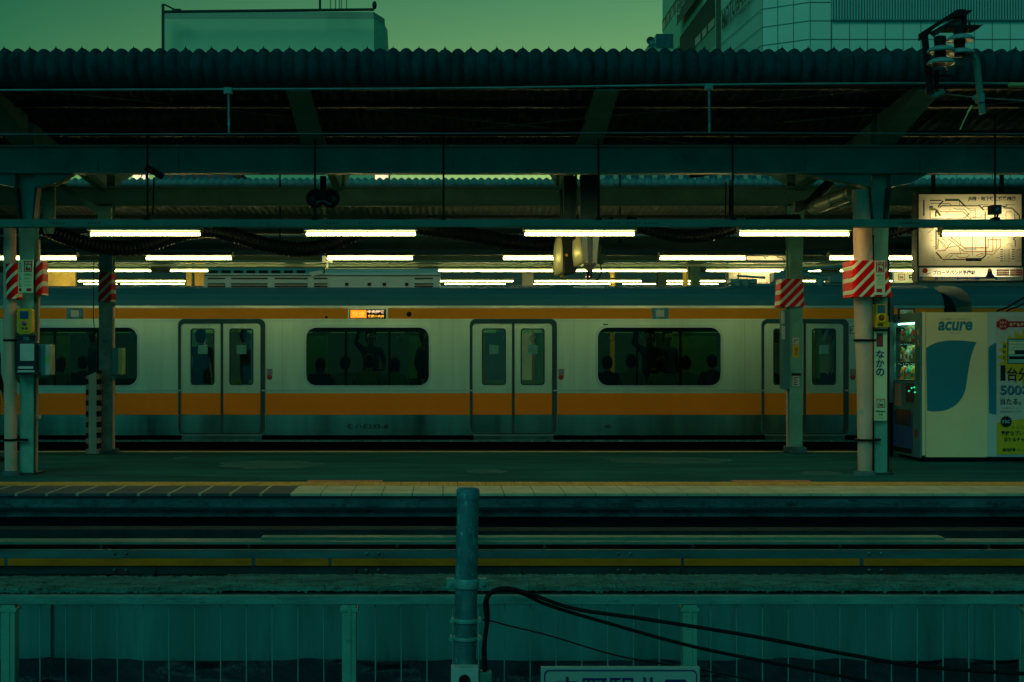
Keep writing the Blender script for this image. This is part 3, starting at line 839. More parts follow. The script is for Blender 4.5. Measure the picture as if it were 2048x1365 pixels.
# haunches under the near beam
for px, t in ((1757, pR), (54, pL)):
    for s_ in (-1, 1):
        far = (px-155) if s_ < 0 else (px+95)
        D = 14.42
        g = MB(); g.prism([(X(px+s_*20, D), Z(350, D)), (X(far, D), Z(350, D)), (X(px+s_*60, D), Z(368, D)), (X(px+s_*20, D), Z(376, D))], D-0.07, D+0.07, 'y')
        g.build('haunch', M['steel'], t)
        g = MB(); g.prism([(X(px+s_*18, D), Z(376, D)), (X(px+s_*24, D), Z(376, D)), (X(px+s_*14, D), Z(452, D)), (X(px+s_*12, D), Z(452, D))], D-0.05, D+0.09, 'y')
        g.build('gusset', M['steel_d'], t)
# a side strip of conduit down each near pillar
for px, lab in ((75, 'left'), (1783, 'right')):
    pass
g = MB(); g.tube([P(78, 480, 14.6), P(77, 620, 14.6), P(74, 760, 14.6), P(72, 945, 14.6)], 0.018, 10)
for py in (590, 835): g.pbox(68, py-3, 80, py+3, 14.58, 0.04, 0.02)
tag(g.build('conduit_pipe', M['pipe']), 'thin pinkish conduit clipped down the right side of the left pillar', 'conduit')
g = MB(); g.tube([P(1776, 500, 14.62), P(1778, 610, 14.62), P(1776, 945, 14.62)], 0.012, 8)
g.tube(smoothpath([P(1744, 470, 14.5), P(1745, 700, 14.55), P(1747, 948, 14.55)], 4), 0.022, 8)
tag(g.build('conduit_pipe', M['black']), 'dark conduit running down between the pink drainpipe and the right pillar', 'conduit')

def drain(x_top, x_bot, name, label, D=14.45, r=0.098):
    t = thing(name, label, 'drainpipe', (X(x_bot, D), D, 0))
    g = MB()
    if x_top > 1000: pts = [P(x_top-4, 380, D), P(x_top, 500, D), P(x_top+1, 640, D), P(x_top+3, 760, D), P(x_bot, 945, D)]; rr_ = [0.092, 0.10, 0.098, 0.085, 0.075]
    else: pts = [P(x_top, 455, D), P(x_top, 640, D), P(x_bot, 945, D)]; rr_ = [0.065, 0.07, 0.066]
    g.tube(smoothpath(pts, 4), [rr_[min(len(rr_)-1, int(i/4))]*(1-(i%4)/4) + rr_[min(len(rr_)-1, int(i/4)+1)]*((i%4)/4) for i in range((len(pts)-1)*4+1)], 28)
    g.build('pipe', M['pipe'], t)
    for py, px in ((681, x_top+1), (880, x_bot-1)):
        g = MB(); g.lathe(P(px, py, D), [(rr_[-1]*1.02, -0.012), (rr_[0]*1.16, -0.012), (rr_[0]*1.16, 0.012), (rr_[-1]*1.02, 0.012)], 24)
        g.box(X(px, D)+0.05, X(px+32, D), D-0.01, D+0.05, Z(py+2, D), Z(py-2, D))
        g.build('strap', M['black'], t)
    g = MB(); g.lathe((X(x_bot, D), D, 0), [(rr_[-1]+0.05, 0), (rr_[-1]+0.045, 0.03), (rr_[-1]+0.005, 0.05)], 20); g.build('foot', M['conc_dark'], t)
    return t
drain(1726, 1730, 'drainpipe', 'thick pink drainpipe with peeling paint beside the right pillar')
drain(20, 22, 'drainpipe', 'thinner pinkish drainpipe at the left picture edge beside the left pillar')

# hazard bands wrapped round the pillars
def wrap(parent, x0, x1, x0b, x1b, y0, y1, D, m, depth=0.24, r=0.05):
    g = MB(); za, zb = Z(y0, D), Z(y1, D)
    def ring(a, b_, z):
        a = X(a, D); b_ = X(b_, D); pts = []
        for cx_, cy_, a0 in ((a+r, D+r, 180), (b_-r, D+r, 270), (b_-r, D+depth-r, 0), (a+r, D+depth-r, 90)):
            for k in range(5):
                an = radians(a0 + 90*k/4); pts.append((cx_+r*cos(an), cy_+r*sin(an), z))
        return pts
    A = ring(x0b, x1b, zb); B = ring(x0, x1, za); n = len(A)
    g.add(A+B, [(i, (i+1) % n, n+(i+1) % n, n+i) for i in range(n)])
    g.build('hazard_band', m, parent)
wrap(pR, 1706, 1774, 1707, 1787, 521, 594, 14.28, M['haz_red'], 0.42)
wrap(pL, 8, 34, 10, 34, 527, 598, 14.32, M['haz_red'], 0.30, 0.06)
wrap(pL, 70, 84, 70, 85, 520, 590, 14.46, M['haz_red_far'], 0.24, 0.03)
wrap(pF, 1563, 1608, 1560, 1611, 558, 614, 17.66, M['haz_red_far'], 0.34)
wrap(pG, 196, 223, 195, 223, 545, 604, 17.70, stripes('grimy hazard', (0.20, 0.26, 0.22), (0.22, 0.012, 0.012), 7.6, -7.4, 0.38), 0.28, 0.03)

# ---------------- things hung on the right pillar
D = 14.26
t = thing('stop_notice', 'narrow cream emergency stop notice over the red and white band of the right pillar', 'notice', P(1760, 590, D))
g = MB(); g.pbox(1750, 522, 1770, 590, D, 0.012); g.build('plate', M['white'], t)
g = MB(); g.sheet([(X(1752, D), Z(545, D)), (X(1768, D), Z(545, D)), (X(1768, D), Z(524, D)), (X(1752, D), Z(524, D))], [[(X(1754, D), Z(543.5, D)), (X(1766, D), Z(543.5, D)), (X(1766, D), Z(531.5, D)), (X(1754, D), Z(531.5, D))]], D-0.002)
g.sheet([(X(a, D), Z(b_, D)) for a, b_ in ((1756, 543), (1757, 533), (1759, 533), (1760, 538), (1763, 535), (1765, 543))], (), D-0.003)
g.pbox(1753, 578, 1764, 585, D, 0.001, 0.002); g.build('pictogram', M['red'], t)
ptext('STOP', 1753.5, 525.5, 1766.5, 530, D-0.0045, M['white'], t, bold=0.02)
ptext('非常停止', 1753, 549.5, 1767, 554, D-0.003, M['ink'], t); ptext('ボタン', 1756, 556, 1766, 560, D-0.003, M['ink'], t)
ptext('Emergency', 1754, 563, 1767, 565.5, D-0.003, M['ink'], t); ptext('Stop Button', 1756, 567.5, 1767, 570, D-0.003, M['ink'], t)
D = 14.36
t = thing('emergency_button', 'bright yellow emergency button box with a blue window on the right pillar', 'emergency button', P(1765, 656, D))
g = MB(); g.prism(rrect(X(1752, D), X(1773, D), Z(655, D), Z(608, D), 0.012), D, D+0.10, 'y'); g.pbox(1752, 644, 1779, 655, D-0.015, 0.08); g.pbox(1774, 632, 1777, 644, D, 0.05); g.build('case', M['ybox'], t, 0.004)
g = MB(); g.pbox(1755, 611, 1770, 627, D, 0.002, 0.004); g.build('window', mat('blue grey plastic', (0.06, 0.12, 0.17), 0.3), t)
g = MB(); c = P(1762, 637, D); g.lathe((c.x, D, c.z), [(0.055, 0), (0.052, -0.03), (0.036, -0.03), (0.034, -0.01), (0.001, -0.01)], 20, 'y'); g.build('guard_ring', M['ybox'], t)
g = MB(); g.lathe((c.x, D-0.01, c.z), [(0.026, 0), (0.024, -0.014), (0.001, -0.018)], 16, 'y'); g.build('button', M['redd'], t)
ptext('非常', 1755, 647, 1766, 653, D-0.02, M['ink'], t, bold=0.03)
D = 14.44
t = thing('station_name_plate', 'tall white station name plate reading なかの under a red square on the right pillar', 'sign', P(1761, 842, D))
g = MB(); g.pbox(1749, 662, 1774, 842, D, 0.03); g.build('plate', M['white'], t, 0.003)
g = MB(); g.pbox(1748, 659, 1775, 663, D, 0.05, 0.02); g.build('top_clip', M['black'], t)
g = MB(); g.pbox(1753, 667, 1766, 694, D, 0.002, 0.003); g.build('colour_square', M['redd'], t)
for i, ch in enumerate('なかの'): ptext(ch, 1752, 701+18*i, 1769, 717+18*i, D-0.003, M['navy'], t, bold=0.028)
g = MB(); g.sheet(rrect(X(1753, D), X(1770, D), Z(816, D), Z(798, D), 0.008), [rrect(X(1754.4, D), X(1768.6, D), Z(814.6, D), Z(799.4, D), 0.006)], D-0.003); g.build('number_frame', M['red'], t)
ptext('JC', 1758, 801, 1765, 805.5, D-0.003, M['ink'], t, bold=0.02); ptext('06', 1756.5, 807, 1767, 813.5, D-0.003, M['ink'], t, bold=0.03)
ptext('Nakano', 1751.5, 820.5, 1771, 825, D-0.003, M['ink'], t, bold=0.03); ptext('中野', 1757, 827.5, 1766, 832, D-0.003, M['ink'], t, bold=0.01); ptext('나카노', 1755, 834.5, 1768, 838, D-0.003, M['ink'], t)

# ---------------- things hung on the left pillar
D = 14.26
t = thing('stop_notice', 'cream emergency stop notice with red print on the left pillar', 'notice', P(51, 586, D))
g = MB(); g.pbox(36, 520, 66, 586, D, 0.012); g.build('plate', M['white'], t)
g = MB(); g.sheet([(X(48, D), Z(544, D)), (X(64, D), Z(544, D)), (X(64, D), Z(522, D)), (X(48, D), Z(522, D))], [[(X(50, D), Z(542, D)), (X(62, D), Z(542, D)), (X(62, D), Z(531, D)), (X(50, D), Z(531, D))]], D-0.002)
g.sheet([(X(a, D), Z(b_, D)) for a, b_ in ((51, 541), (52, 533), (55, 533), (56, 538), (60, 534), (61, 541))], (), D-0.003)
g.build('pictogram', M['red'], t)
for a_, b_ in ((53, 63), (38, 43)):
    g = MB(); g.pbox(a_, 577, b_, 583, D, 0.001, 0.002); g.build('red_mark', M['red'], t)
ptext('STOP', 50, 524, 62.5, 529.5, D-0.0045, M['white'], t, bold=0.02)
ptext('非常停止', 38, 523, 43.5, 545, D-0.003, M['redd'], t); ptext('非常停止', 48, 547, 64, 552, D-0.003, M['ink'], t); ptext('ボタン', 48, 555, 61, 559.5, D-0.003, M['ink'], t)
ptext('Emergency', 48, 562.5, 63, 565.5, D-0.003, M['ink'], t); ptext('Stop Button', 48, 569, 62, 572, D-0.003, M['ink'], t)
g = MB()
for q in range(8): g.pbox(38, 549+q*3.4, 40+(q*5 % 4), 550.2+q*3.4, D, 0.001, 0.002)
g.build('small_print', M['ink'], t)
D = 14.36
t = thing('emergency_button', 'dull yellow emergency button box with rounded corners on the left pillar', 'emergency button', P(49, 668, D))
g = MB(); g.prism(rrect(X(34, D), X(64, D), Z(668, D), Z(617, D), 0.03), D, D+0.09, 'y'); g.build('case', M['ybox'], t, 0.006)
g = MB(); g.prism(rrect(X(38, D), X(60, D), Z(664, D), Z(621, D), 0.02), D-0.008, D, 'y'); g.build('cover', mat('inner yellow plastic', (0.75, 0.38, 0.03), 0.35), t)
g = MB(); g.pbox(40, 623, 57, 638, D-0.008, 0.002, 0.003); g.build('window', mat('deep blue plastic', (0.02, 0.06, 0.20), 0.3), t)
g = MB(); c = P(49, 647, D-0.008); g.lathe(c, [(0.028, 0), (0.026, -0.012), (0.001, -0.016)], 16, 'y'); g.build('button', mat('purple button', (0.25, 0.10, 0.16), 0.4), t)
ptext('非常', 42, 655, 56, 660, D-0.012, M['ink'], t, bold=0.02)
t = thing('leaflet_rack', 'dark leaflet rack with papers strapped to the left pillar under the yellow box', 'leaflet rack', P(52, 750, D))
g = MB(); g.pbox(32, 684, 73, 748, 14.38, 0.10); g.pbox(31, 744, 75, 750, 14.34, 0.14); g.pbox(34, 671, 70, 685, 14.42, 0.05); g.build('rack', M['blackgloss'], t, 0.004)
g = MB(); g.pbox(40, 688, 68, 722, 14.375, 0.003); g.pbox(36, 733, 66, 738, 14.36, 0.01); g.pbox(35, 741, 68, 745, 14.335, 0.02); g.build('papers', M['paper'], t)
g = MB(); g.pbox(47, 674, 58, 681, 14.41, 0.01); g.build('label_plate', M['galv'], t)
t = thing('cabinet', 'grey electrical cabinet with a yellow green side sticker on the left pillar', 'cabinet', P(86, 752, 14.5))
g = MB(); g.pbox(75, 689, 98, 752, 14.45, 0.2); g.build('case', M['boxgrey'], t, 0.006)
g = MB(); g.pbox(90.5, 690, 99.5, 750, 14.44, 0.20); g.build('door', mat('pale cabinet door', (0.36, 0.42, 0.32), 0.4), t, 0.003)
g = MB(); g.sheet([(X(a, 14.44), Z(b_, 14.44)) for a, b_ in ((94, 712), (97.5, 712), (98, 716), (98, 725), (95.5, 729), (93.5, 722))], (), 14.436); g.build('sticker', mat('lime sticker', (0.15, 0.55, 0.02), 0.5), t)

# ---------------- things on the far pillars
D = 17.70
t = thing('cabinet', 'slim grey cabinet with a pale lime edge on the dirty dark pillar', 'cabinet', P(232, 752, D))
g = MB(); g.pbox(223, 696, 243, 750, D, 0.22); g.pbox(222, 752, 228, 760, D, 0.1); g.build('case', M['boxgrey'], t, 0.006)
g = MB(); g.pbox(236, 697, 244, 749, D-0.01, 0.2); g.build('door', mat('lime grey door', (0.30, 0.42, 0.16), 0.4), t, 0.003)
g = MB(); g.tube([P(226, 614, 17.8), P(226, 690, 17.8), P(226, 900, 17.8)], 0.025, 10)
tag(g.build('conduit_pipe', M['pipe']), 'thin pink conduit on the right side of the dirty dark pillar', 'conduit')
t = thing('hazard_board', 'slanted-top pale board with black and pink checked edges beside the dirty dark pillar', 'hazard board', P(185, 900, 17.6))
D = 17.6
g = MB(); g.prism([(X(177, D), 0), (X(193, D), 0), (X(193, D), Z(744, D)), (X(177, D), Z(751, D))], D, D+0.12, 'y'); g.build('board', mat('pale green board', (0.36, 0.44, 0.34), 0.6, var=0.1), t)
g = MB(); g.prism([(X(172, D), 0), (X(176.8, D), 0), (X(176.8, D), Z(751, D)), (X(172, D), Z(753, D))], D-0.01, D+0.13, 'y')
g.prism([(X(193.2, D), 0), (X(198, D), 0), (X(198, D), Z(741, D)), (X(193.2, D), Z(743, D))], D-0.01, D+0.13, 'y'); g.build('checked_edge', M['haz_blk'], t)
D = 17.68
t = thing('side_panel', 'tall narrow grey panel box with white stickers left of the slim green pillar', 'panel box', P(1570, 770, D))
g = MB(); g.pbox(1566, 620, 1580, 779, D+0.02, 0.18); g.build('case', M['boxgrey'], t, 0.006)
g = MB(); g.pbox(1563, 623, 1569, 648, D, 0.02); g.pbox(1564, 652, 1570, 679, D, 0.02); g.build('sticker', M['paper'], t)
t = thing('pillar_sticker', 'small yellow sticker below a white JP tag on the slim green pillar', 'sticker', P(1590, 716, D))
g = MB(); g.pbox(1585, 690, 1598, 715, 17.74, 0.006); g.build('yellow_label', M['ybox'], t)
g = MB(); g.pbox(1585, 676, 1598, 689, 17.74, 0.006); g.build('white_label', M['paper'], t)
ptext('JP', 1587, 679, 1596, 686, 17.738, M['ink'], t); ptext('注意', 1588, 695, 1595, 711, 17.738, M['ink'], t)
t = thing('pillar_notice', 'small white paper notice under a black clip low on the slim green pillar', 'notice', P(1592, 773, D))
g = MB(); g.pbox(1585, 752, 1599, 773, 17.74, 0.006); g.build('paper', M['paper'], t)
g = MB(); g.pbox(1584, 747, 1602, 752, 17.73, 0.015); g.build('clip', M['black'], t)
g = MB()
for q in range(5): g.pbox(1587, 755+q*3.4, 1597-(q*3 % 5), 756.4+q*3.4, 17.738, 0.001)
g.build('small_print', M['ink'], t)
g = MB(); g.tube([P(1574, 780, 17.8), P(1576, 905, 17.8)], 0.02, 8); tag(g.build('conduit_pipe', M['pipe']), 'short pink conduit below the panel box on the slim green pillar', 'conduit')
g = MB(); g.tube([P(187, 520, 17.7), P(187, 640, 17.7), P(190, 670, 17.7), P(189, 690, 17.7)], 0.007, 6); tag(g.build('hanging_cable', M['black']), 'thin black cable hanging left of the dirty dark pillar', 'cable')

# ---------------- sagging corrugated hoses
def hose(label, low, D=15.75, r=0.105, name='corrugated_hose'):
    base = smoothpath([P(px, py - r*FPX/D, D) for px, py in low], 40)
    # resample evenly into ribs
    pts = [base[0]]; acc = 0; stepl = 0.0125
    for a, b_ in zip(base[:-1], base[1:]):
        dd = (b_-a).length
        while acc + dd >= stepl:
            f = (stepl-acc)/dd; a = a.lerp(b_, f); pts.append(a.copy()); dd = (b_-a).length; acc = 0
        acc += dd
    rs = [r*(1.0 if (i // 2) % 2 == 0 else 0.88) for i in range(len(pts))]
    g = MB(); g.tube(pts, rs, 16, smooth=False)
    return tag(g.build(name, mat('hose plastic', (0.004, 0.008, 0.008), 0.3, var=0.1) if 'hose plastic' not in bpy.data.materials else bpy.data.materials['hose plastic']), label, 'hose')
hose('black corrugated hose sagging between the lamps from the left pillar to the mirror hoods', [(60, 462), (110, 482), (170, 503), (240, 513), (300, 505), (350, 488), (410, 477), (460, 485), (530, 505), (600, 515), (660, 505), (725, 478), (790, 466), (860, 474), (930, 484), (1010, 498), (1080, 505), (1140, 500), (1200, 478), (1230, 462)], r=0.095)
hose('black corrugated hose sagging left of the pink drainpipe', [(1250, 455), (1290, 470), (1340, 484), (1390, 487), (1440, 478), (1500, 462), (1600, 455)], r=0.08)
hose('short black corrugated hose rising to the right behind the right pillar', [(1690, 478), (1740, 488), (1775, 480), (1806, 470), (1828, 462)], r=0.07)

# ---------------- loudspeakers
D = 14.9
t = thing('loudspeaker', 'pair of round black horn loudspeakers under the beam left of the middle', 'loudspeaker', P(646, 415, D))
g = MB()
for px in (631, 661): g.lathe(P(px, 398, D), [(0.02, 0.12), (0.06, 0.10), (0.10, 0.0), (0.108, -0.02), (0.10, -0.03), (0.09, -0.005), (0.03, 0.03), (0.001, 0.0)], 24, 'y')
g.build('horn', M['blackgloss'], t)
g = MB(); g.pbox(632, 380, 660, 400, D-0.02, 0.12); g.pbox(640, 352, 652, 382, D+0.02, 0.06); g.build('bracket', M['black'], t, 0.004)
g = MB(); g.tube([P(632, 408, D-0.05), P(638, 403, D-0.05), P(650, 403, D-0.05), P(662, 410, D-0.05)], 0.007, 8); g.build('cable_loop', M['galv2'], t)
t = thing('drop_pole', 'thin pale pole dropping behind the near lamp to a small box over the train cooler', 'pole', P(652, 528, 18.2))
g = MB(); g.tube([P(649, 404, 18.6), P(649, 470, 18.6), P(653, 512, 18.6), P(654, 538, 18.6)], 0.020, 12); g.build('pole', M['offwhite'], t)
g = MB(); g.pbox(644, 512, 664, 526, 18.55, 0.1); g.build('box', M['offwhite'], t, 0.004)

# ---------------- platform monitors with metal hoods
D = 15.4
t = thing('mirror_hood', 'pair of shiny curved metal hoods round black monitors hanging under the third near lamp', 'monitor hood', P(1145, 555, D))
def hood(pts_f, pts_b, m, name):
    g = MB(); a = [P(px, py, dd) for px, py, dd in pts_f]; b_ = [P(px, py, dd) for px, py, dd in pts_b]
    n = len(a); g.add(a+b_, [(i, i+1, n+i+1, n+i) for i in range(n-1)], True)
    o = g.build(name, m, t); s = o.modifiers.new('thickness', 'SOLIDIFY'); s.thickness = 0.004
    return o
shiny = mat('lamp gold hood', (1.0, 0.80, 0.38), 0.42, metal=0.45, var=0.05)  # gold base colour stands in for the lamps mirrored in the hoods
def hood2(left, right, name):
    g = MB(); n = 14; vv = []
    for i in range(n+1):
        t_ = i/n; dd = 14.92 + 0.16*(1-t_)**2 + 0.10*t_**3
        for j in range(5):
            u = j/4; xl_ = left[0][0]*(1-t_)+left[1][0]*t_ - 3*sin(pi*t_); xr_ = right[0][0]*(1-t_)+right[1][0]*t_
            yl = left[0][1]*(1-t_)+left[1][1]*t_; yr = right[0][1]*(1-t_)+right[1][1]*t_
            vv.append(P(xl_*(1-u)+xr_*u, yl*(1-u)+yr*u, dd - 0.015*sin(pi*u)))
    g.add(vv, [(i*5+j, i*5+j+1, (i+1)*5+j+1, (i+1)*5+j) for i in range(n) for j in range(4)], True)
    o = g.build(name, shiny, t); s_ = o.modifiers.new('thickness', 'SOLIDIFY'); s_.thickness = 0.005
hood2([(1111, 476), (1108, 555)], [(1124, 472), (1126, 545)], 'left_hood')
hood2([(1147, 470), (1148, 536)], [(1160, 468), (1168, 526)], 'right_hood')
g = MB(); g.prism([(X(a, 15.3), Z(b_, 15.3)) for a, b_ in ((1121, 473), (1147, 473), (1147, 510), (1150, 540), (1147, 548), (1127, 552), (1123, 515))], 15.02, 15.3, 'y'); g.build('monitor', M['black'], t, 0.01)
g = MB(); g.lathe(P(1133, 511, 15.02), [(0.018, 0), (0.016, -0.015), (0.001, -0.02)], 12, 'y'); g.pbox(1121, 550, 1130, 555, 15.3, 0.05); g.build('latch', M['ybox'], t)
t = thing('hanging_column', 'cream boxed cable column hanging beside the metal hoods', 'cable column', P(1182, 528, 15.6))
D = 15.6
g = MB(); g.prism([(X(a, D), Z(b_, D)) for a, b_ in ((1161, 455), (1175, 455), (1175, 526), (1167, 526))], D, D+0.16, 'y')
g.prism([(X(a, D), Z(b_, D)) for a, b_ in ((1186, 455), (1200, 455), (1193, 526), (1185, 526))], D, D+0.16, 'y'); g.build('flange', M['offwhite'], t)
g = MB(); g.pbox(1176.5, 455, 1184, 526, D+0.03, 0.12); g.build('web', M['grey'], t)
g = MB(); g.pbox(1161, 350, 1200, 454, D+0.02, 0.14); g.pbox(1128, 352, 1152, 448, D+0.1, 0.05); g.tube([P(1122, 380, D), P(1124, 445, D)], 0.02, 8); g.tube([P(1152, 350, D), P(1150, 440, D)], 0.015, 8); g.build('upper_duct', M['steel_d'], t, 0.004)
g = MB(); g.pbox(1196, 490, 1203, 516, D+0.05, 0.05); g.pbox(1195, 516, 1207, 528, D+0.03, 0.07); g.build('side_box', M['steel_d'], t)
t = thing('dome_camera', 'small black dome camera with bright dots under the boxed column', 'camera', P(1177, 560, D))
g = MB(); g.pbox(1166, 526, 1192, 532, D, 0.16, 0.03); g.prism([(X(a, D), Z(b_, D)) for a, b_ in ((1169, 532), (1190, 530), (1184, 546), (1178, 546))], D, D+0.1, 'y')
g.lathe(P(1178, 552, D+0.05), [(0.001, 0.05), (0.035, 0.03), (0.042, 0), (0.03, -0.03), (0.001, -0.045)], 16); g.build('body', M['blackgloss'], t)
g = MB()
for px in (1172, 1179): g.lathe(P(px, 554, D), [(0.007, 0), (0.005, -0.008), (0.001, -0.009)], 8, 'y')
g.build('indicator', M['led_w'], t)
g = MB(); g.tube(smoothpath([P(1201, 528, D), P(1202, 545, D), P(1196, 558, D), P(1188, 562, D)], 4), 0.008, 6); tag(g.build('cable_loop', M['black']), 'black cable loop dangling right of the dome camera', 'cable')

# ---------------- rain pipes from the valley
t = thing('rain_pipe', 'lagged rain pipe slanting up to the top of the pink drainpipe', 'rain pipe', P(1665, 415, 15.9))
g = MB(); g.cyl(P(1628, 416, 15.9), P(1706, 385, 15.0), 0.085, n=20); g.build('pipe', mat('lagging', (0.34, 0.36, 0.24), 0.35, metal=0.2, var=0.15), t)
for f in (0.02, 0.12, 0.55, 0.9):
    g = MB(); a = P(1628, 416, 15.9).lerp(P(1706, 385, 15.0), f); b_ = P(1628, 416, 15.9).lerp(P(1706, 385, 15.0), f+0.03); g.cyl(a, b_, 0.09, n=20); g.build('band', M['galv'], t)
g = MB(); g.tube(smoothpath([P(1660, 365, 16.2), P(1640, 385, 16.1), P(1618, 408, 16.0), P(1600, 412, 15.9)], 4), 0.06, 12); g.pbox(1590, 403, 1602, 425, 15.9, 0.1); g.build('elbow', M['steel_d'], t)
g = MB(); g.tube([P(98, 384, 15.3), P(98, 440, 15.3)], 0.075, 16); g.tube(smoothpath([P(98, 384, 15.3), P(104, 366, 15.4), P(130, 356, 15.8)], 4), 0.07, 14)
g.cyl(P(98, 400, 15.3), P(98, 405, 15.3), 0.082, n=16); g.cyl(P(98, 445, 15.3), P(98, 468, 15.3), 0.085, 0.05, 16)
tag(g.build('rain_pipe', M['steel']), 'short vertical rain pipe with a swept top right of the left pillar', 'rain pipe')
g = MB(); g.prism([(X(110, 15.6), Z(368, 15.6)), (X(118, 15.6), Z(362, 15.6)), (X(222, 15.6), Z(432, 15.6)), (X(212, 15.6), Z(440, 15.6))], 15.6, 15.7, 'y')
g.pbox(195, 415, 222, 440, 15.62, 0.06); tag(g.build('diagonal_strut', M['steel']), 'diagonal steel strut falling right from the swept rain pipe', 'strut')
g = MB(); g.tube([P(1380, 352, 15), P(1460, 340, 15)], 0.03, 8); g.tube([P(1452, 365, 15), P(1450, 450, 15)], 0.008, 6); g.tube([P(1460, 360, 15), P(1458, 450, 15)], 0.008, 6)
g.tube([P(1470, 345, 15), P(1462, 380, 15), P(1461, 450, 15)], 0.008, 6); tag(g.build('cable_bundle', M['black']), 'bundle of black cables dropping from a bar clamped to the near beam', 'cable bundle')
g = MB(); g.tube([P(292, 335, 14.2), P(325, 354, 14.3)], 0.035, 8); g.tube([P(308, 355, 15), P(305, 450, 15)], 0.01, 6); tag(g.build('cable_bundle', M['black']), 'stubby black cable clamp slung under the near beam, left', 'cable bundle')

# ============================================================ THE TRAIN
DT = 21.9
S = DT/FPX
ZT, ZB = Z(612, DT), Z(884, DT)
DOORS = [-8.51, -3.69, 1.13, 5.95]
CX0, CX1 = X(-430, DT), X(1888, DT)
FL = 0.03
def make_car():
    t = thing('train_car', 'stainless train car with orange bands, roof cooler box and lit sign above its middle window', 'train car', ((CX0+CX1)/2, DT+1.4, -1.1))
    hw = 0.66
    g = MB(); gs = MB(); go = MB(); gl = MB(); gt = MB()
    edges = [CX0] + [v for d_ in DOORS for v in (d_-hw, d_+hw)] + [CX1]
    zdt, zdb = Z(645, DT), Z(866, DT)
    zlow = Z(830, DT)
    wz0, wz1 = Z(772, DT), Z(655, DT)
    wins = []
    for i in range(0, len(edges), 2):
        a, b_ = edges[i], edges[i+1]
        out_ = [(a, zlow), (b_, zlow), (b_, zdt), (a, zdt)]
        hole = []
        if b_-a > 3:
            c = (a+b_)/2; wins.append((c-1.02, c+1.02)); hole = [rrect(c-1.02, c+1.02, wz0, wz1, 0.17)]
        elif i == 0:
            c = b_ - 1.1; wins.append((c-0.55, c+0.55)); hole = [rrect(c-0.55, c+0.55, wz0, wz1, 0.15)]
        elif i == len(edges)-2:
            c = a + 1.1; wins.append((c-0.5, c+0.5)); hole = [rrect(c-0.5, c+0.5, wz0, wz1, 0.15)]
        g.sheet(out_, hole, DT, DT+0.05)
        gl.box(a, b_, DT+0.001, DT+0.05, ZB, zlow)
        # bands
        go.box(a, b_, DT-0.004, DT, zlow, Z(787, DT))
        gt.box(a, b_, DT-0.012, DT, Z(783, DT), Z(780, DT))
    g.box(CX0, CX1, DT+0.0005, DT+0.05, zdt, ZT)
    go.box(CX0, CX1, DT-0.004, DT, Z(638, DT), Z(617, DT))
    gt.box(CX0, CX1, DT-0.02, DT, Z(616, DT), Z(612, DT)); gt.box(CX0, CX1, DT-0.008, DT, Z(643.5, DT), Z(641.5, DT))
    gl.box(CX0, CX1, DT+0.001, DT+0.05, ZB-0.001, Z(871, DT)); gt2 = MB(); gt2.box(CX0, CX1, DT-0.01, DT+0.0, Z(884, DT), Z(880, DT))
    # ends and back
    g.box(CX0, CX0+0.05, DT+0.06, DT+2.8, ZB, ZT); g.box(CX1-0.05, CX1, DT+0.06, DT+2.8, ZB, ZT)
    g.box(CX0, CX1, DT+2.76, DT+2.8, ZB, 0.85); g.box(CX0, CX1, DT+2.76, DT+2.8, 1.75, ZT)
    x = CX0 + 0.6
    while x < CX1: g.box(x, x+0.9, DT+2.76, DT+2.8, 0.85, 1.75); x += 2.41
    body = g.build('body', M['stainless'], t)
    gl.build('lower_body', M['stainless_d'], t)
    go.build('orange_band', M['orange'], t)
    g = MB()
    for d_ in DOORS:
        for s_ in (-1, 1): g.box(d_+s_*1.0, d_+s_*1.0+0.002, DT-0.0012, DT+0.01, zlow, ZT-0.2)
    g.build('panel_seam', M['groove'], t)
    gt.build('trim_line', M['trim'], t); gt2.build('sill_line', M['galv'], t)
    g = MB(); g.box(CX0+0.06, CX1-0.06, DT+0.06, DT+2.75, -0.06, FL); fl = g.build('floor', M['under'], t)
    g = MB(); g.box(CX0+0.06, CX1-0.06, DT+0.08, DT+2.74, 2.1, 2.12); cl = g.build('ceiling', M['inside'], t)
    g = MB(); g.box(CX0+1, CX1-1, DT+1.1, DT+1.3, 2.07, 2.099); g.build('ceiling_lamp', emat('carriage lamp', (0.45, 1.0, 0.28), 1.7), cl)
    g = MB()
    for i in range(4): 
        a = DOORS[i]+0.75; b_ = a+3.3
        if i == 3: b_ = CX1-0.2
        g.box(a, b_, DT+0.10, DT+0.22, FL, 0.78); g.box(a, b_, DT+0.22, DT+0.62, FL, 0.42)
        g.box(a, b_, DT+2.60, DT+2.72, FL, 0.88); g.box(a, b_, DT+2.2, DT+2.6, FL, 0.42)
    g.build('bench_seat', M['seat'], fl)
    g = MB()
    for d_ in DOORS:
        for s_ in (-1, 1):
            for yy in (DT+0.60, DT+2.2):
                g.cyl((d_+s_*0.78, yy, FL), (d_+s_*0.78, yy, 2.1), 0.017, n=8)
    for yy in (DT+0.62, DT+2.15): g.cyl((CX0+0.5, yy, 1.85), (CX1-0.5, yy, 1.85), 0.014, n=8)
    for a in [DOORS[0]+1+0.45*i for i in range(32)]:
        for yy in (DT+0.62,):
            g.cyl((a, yy, 1.85), (a, yy, 1.66), 0.006, n=5); g.lathe((a, yy, 1.60), [(0.045, -0.006), (0.055, 0), (0.045, 0.006)], 10, 'y')
    g.build('grab_rail', M['trim'], cl)
    g = MB()
    for d_ in DOORS: g.cyl((d_+0.42, DT+1.38, FL), (d_+0.42, DT+1.38, 2.1), 0.022, n=10); g.box(d_-0.5, d_-0.38, DT+2.70, DT+2.745, 0.3, 1.9)
    g.build('yellow_pole', M['ybox'], cl)
    g = MB()
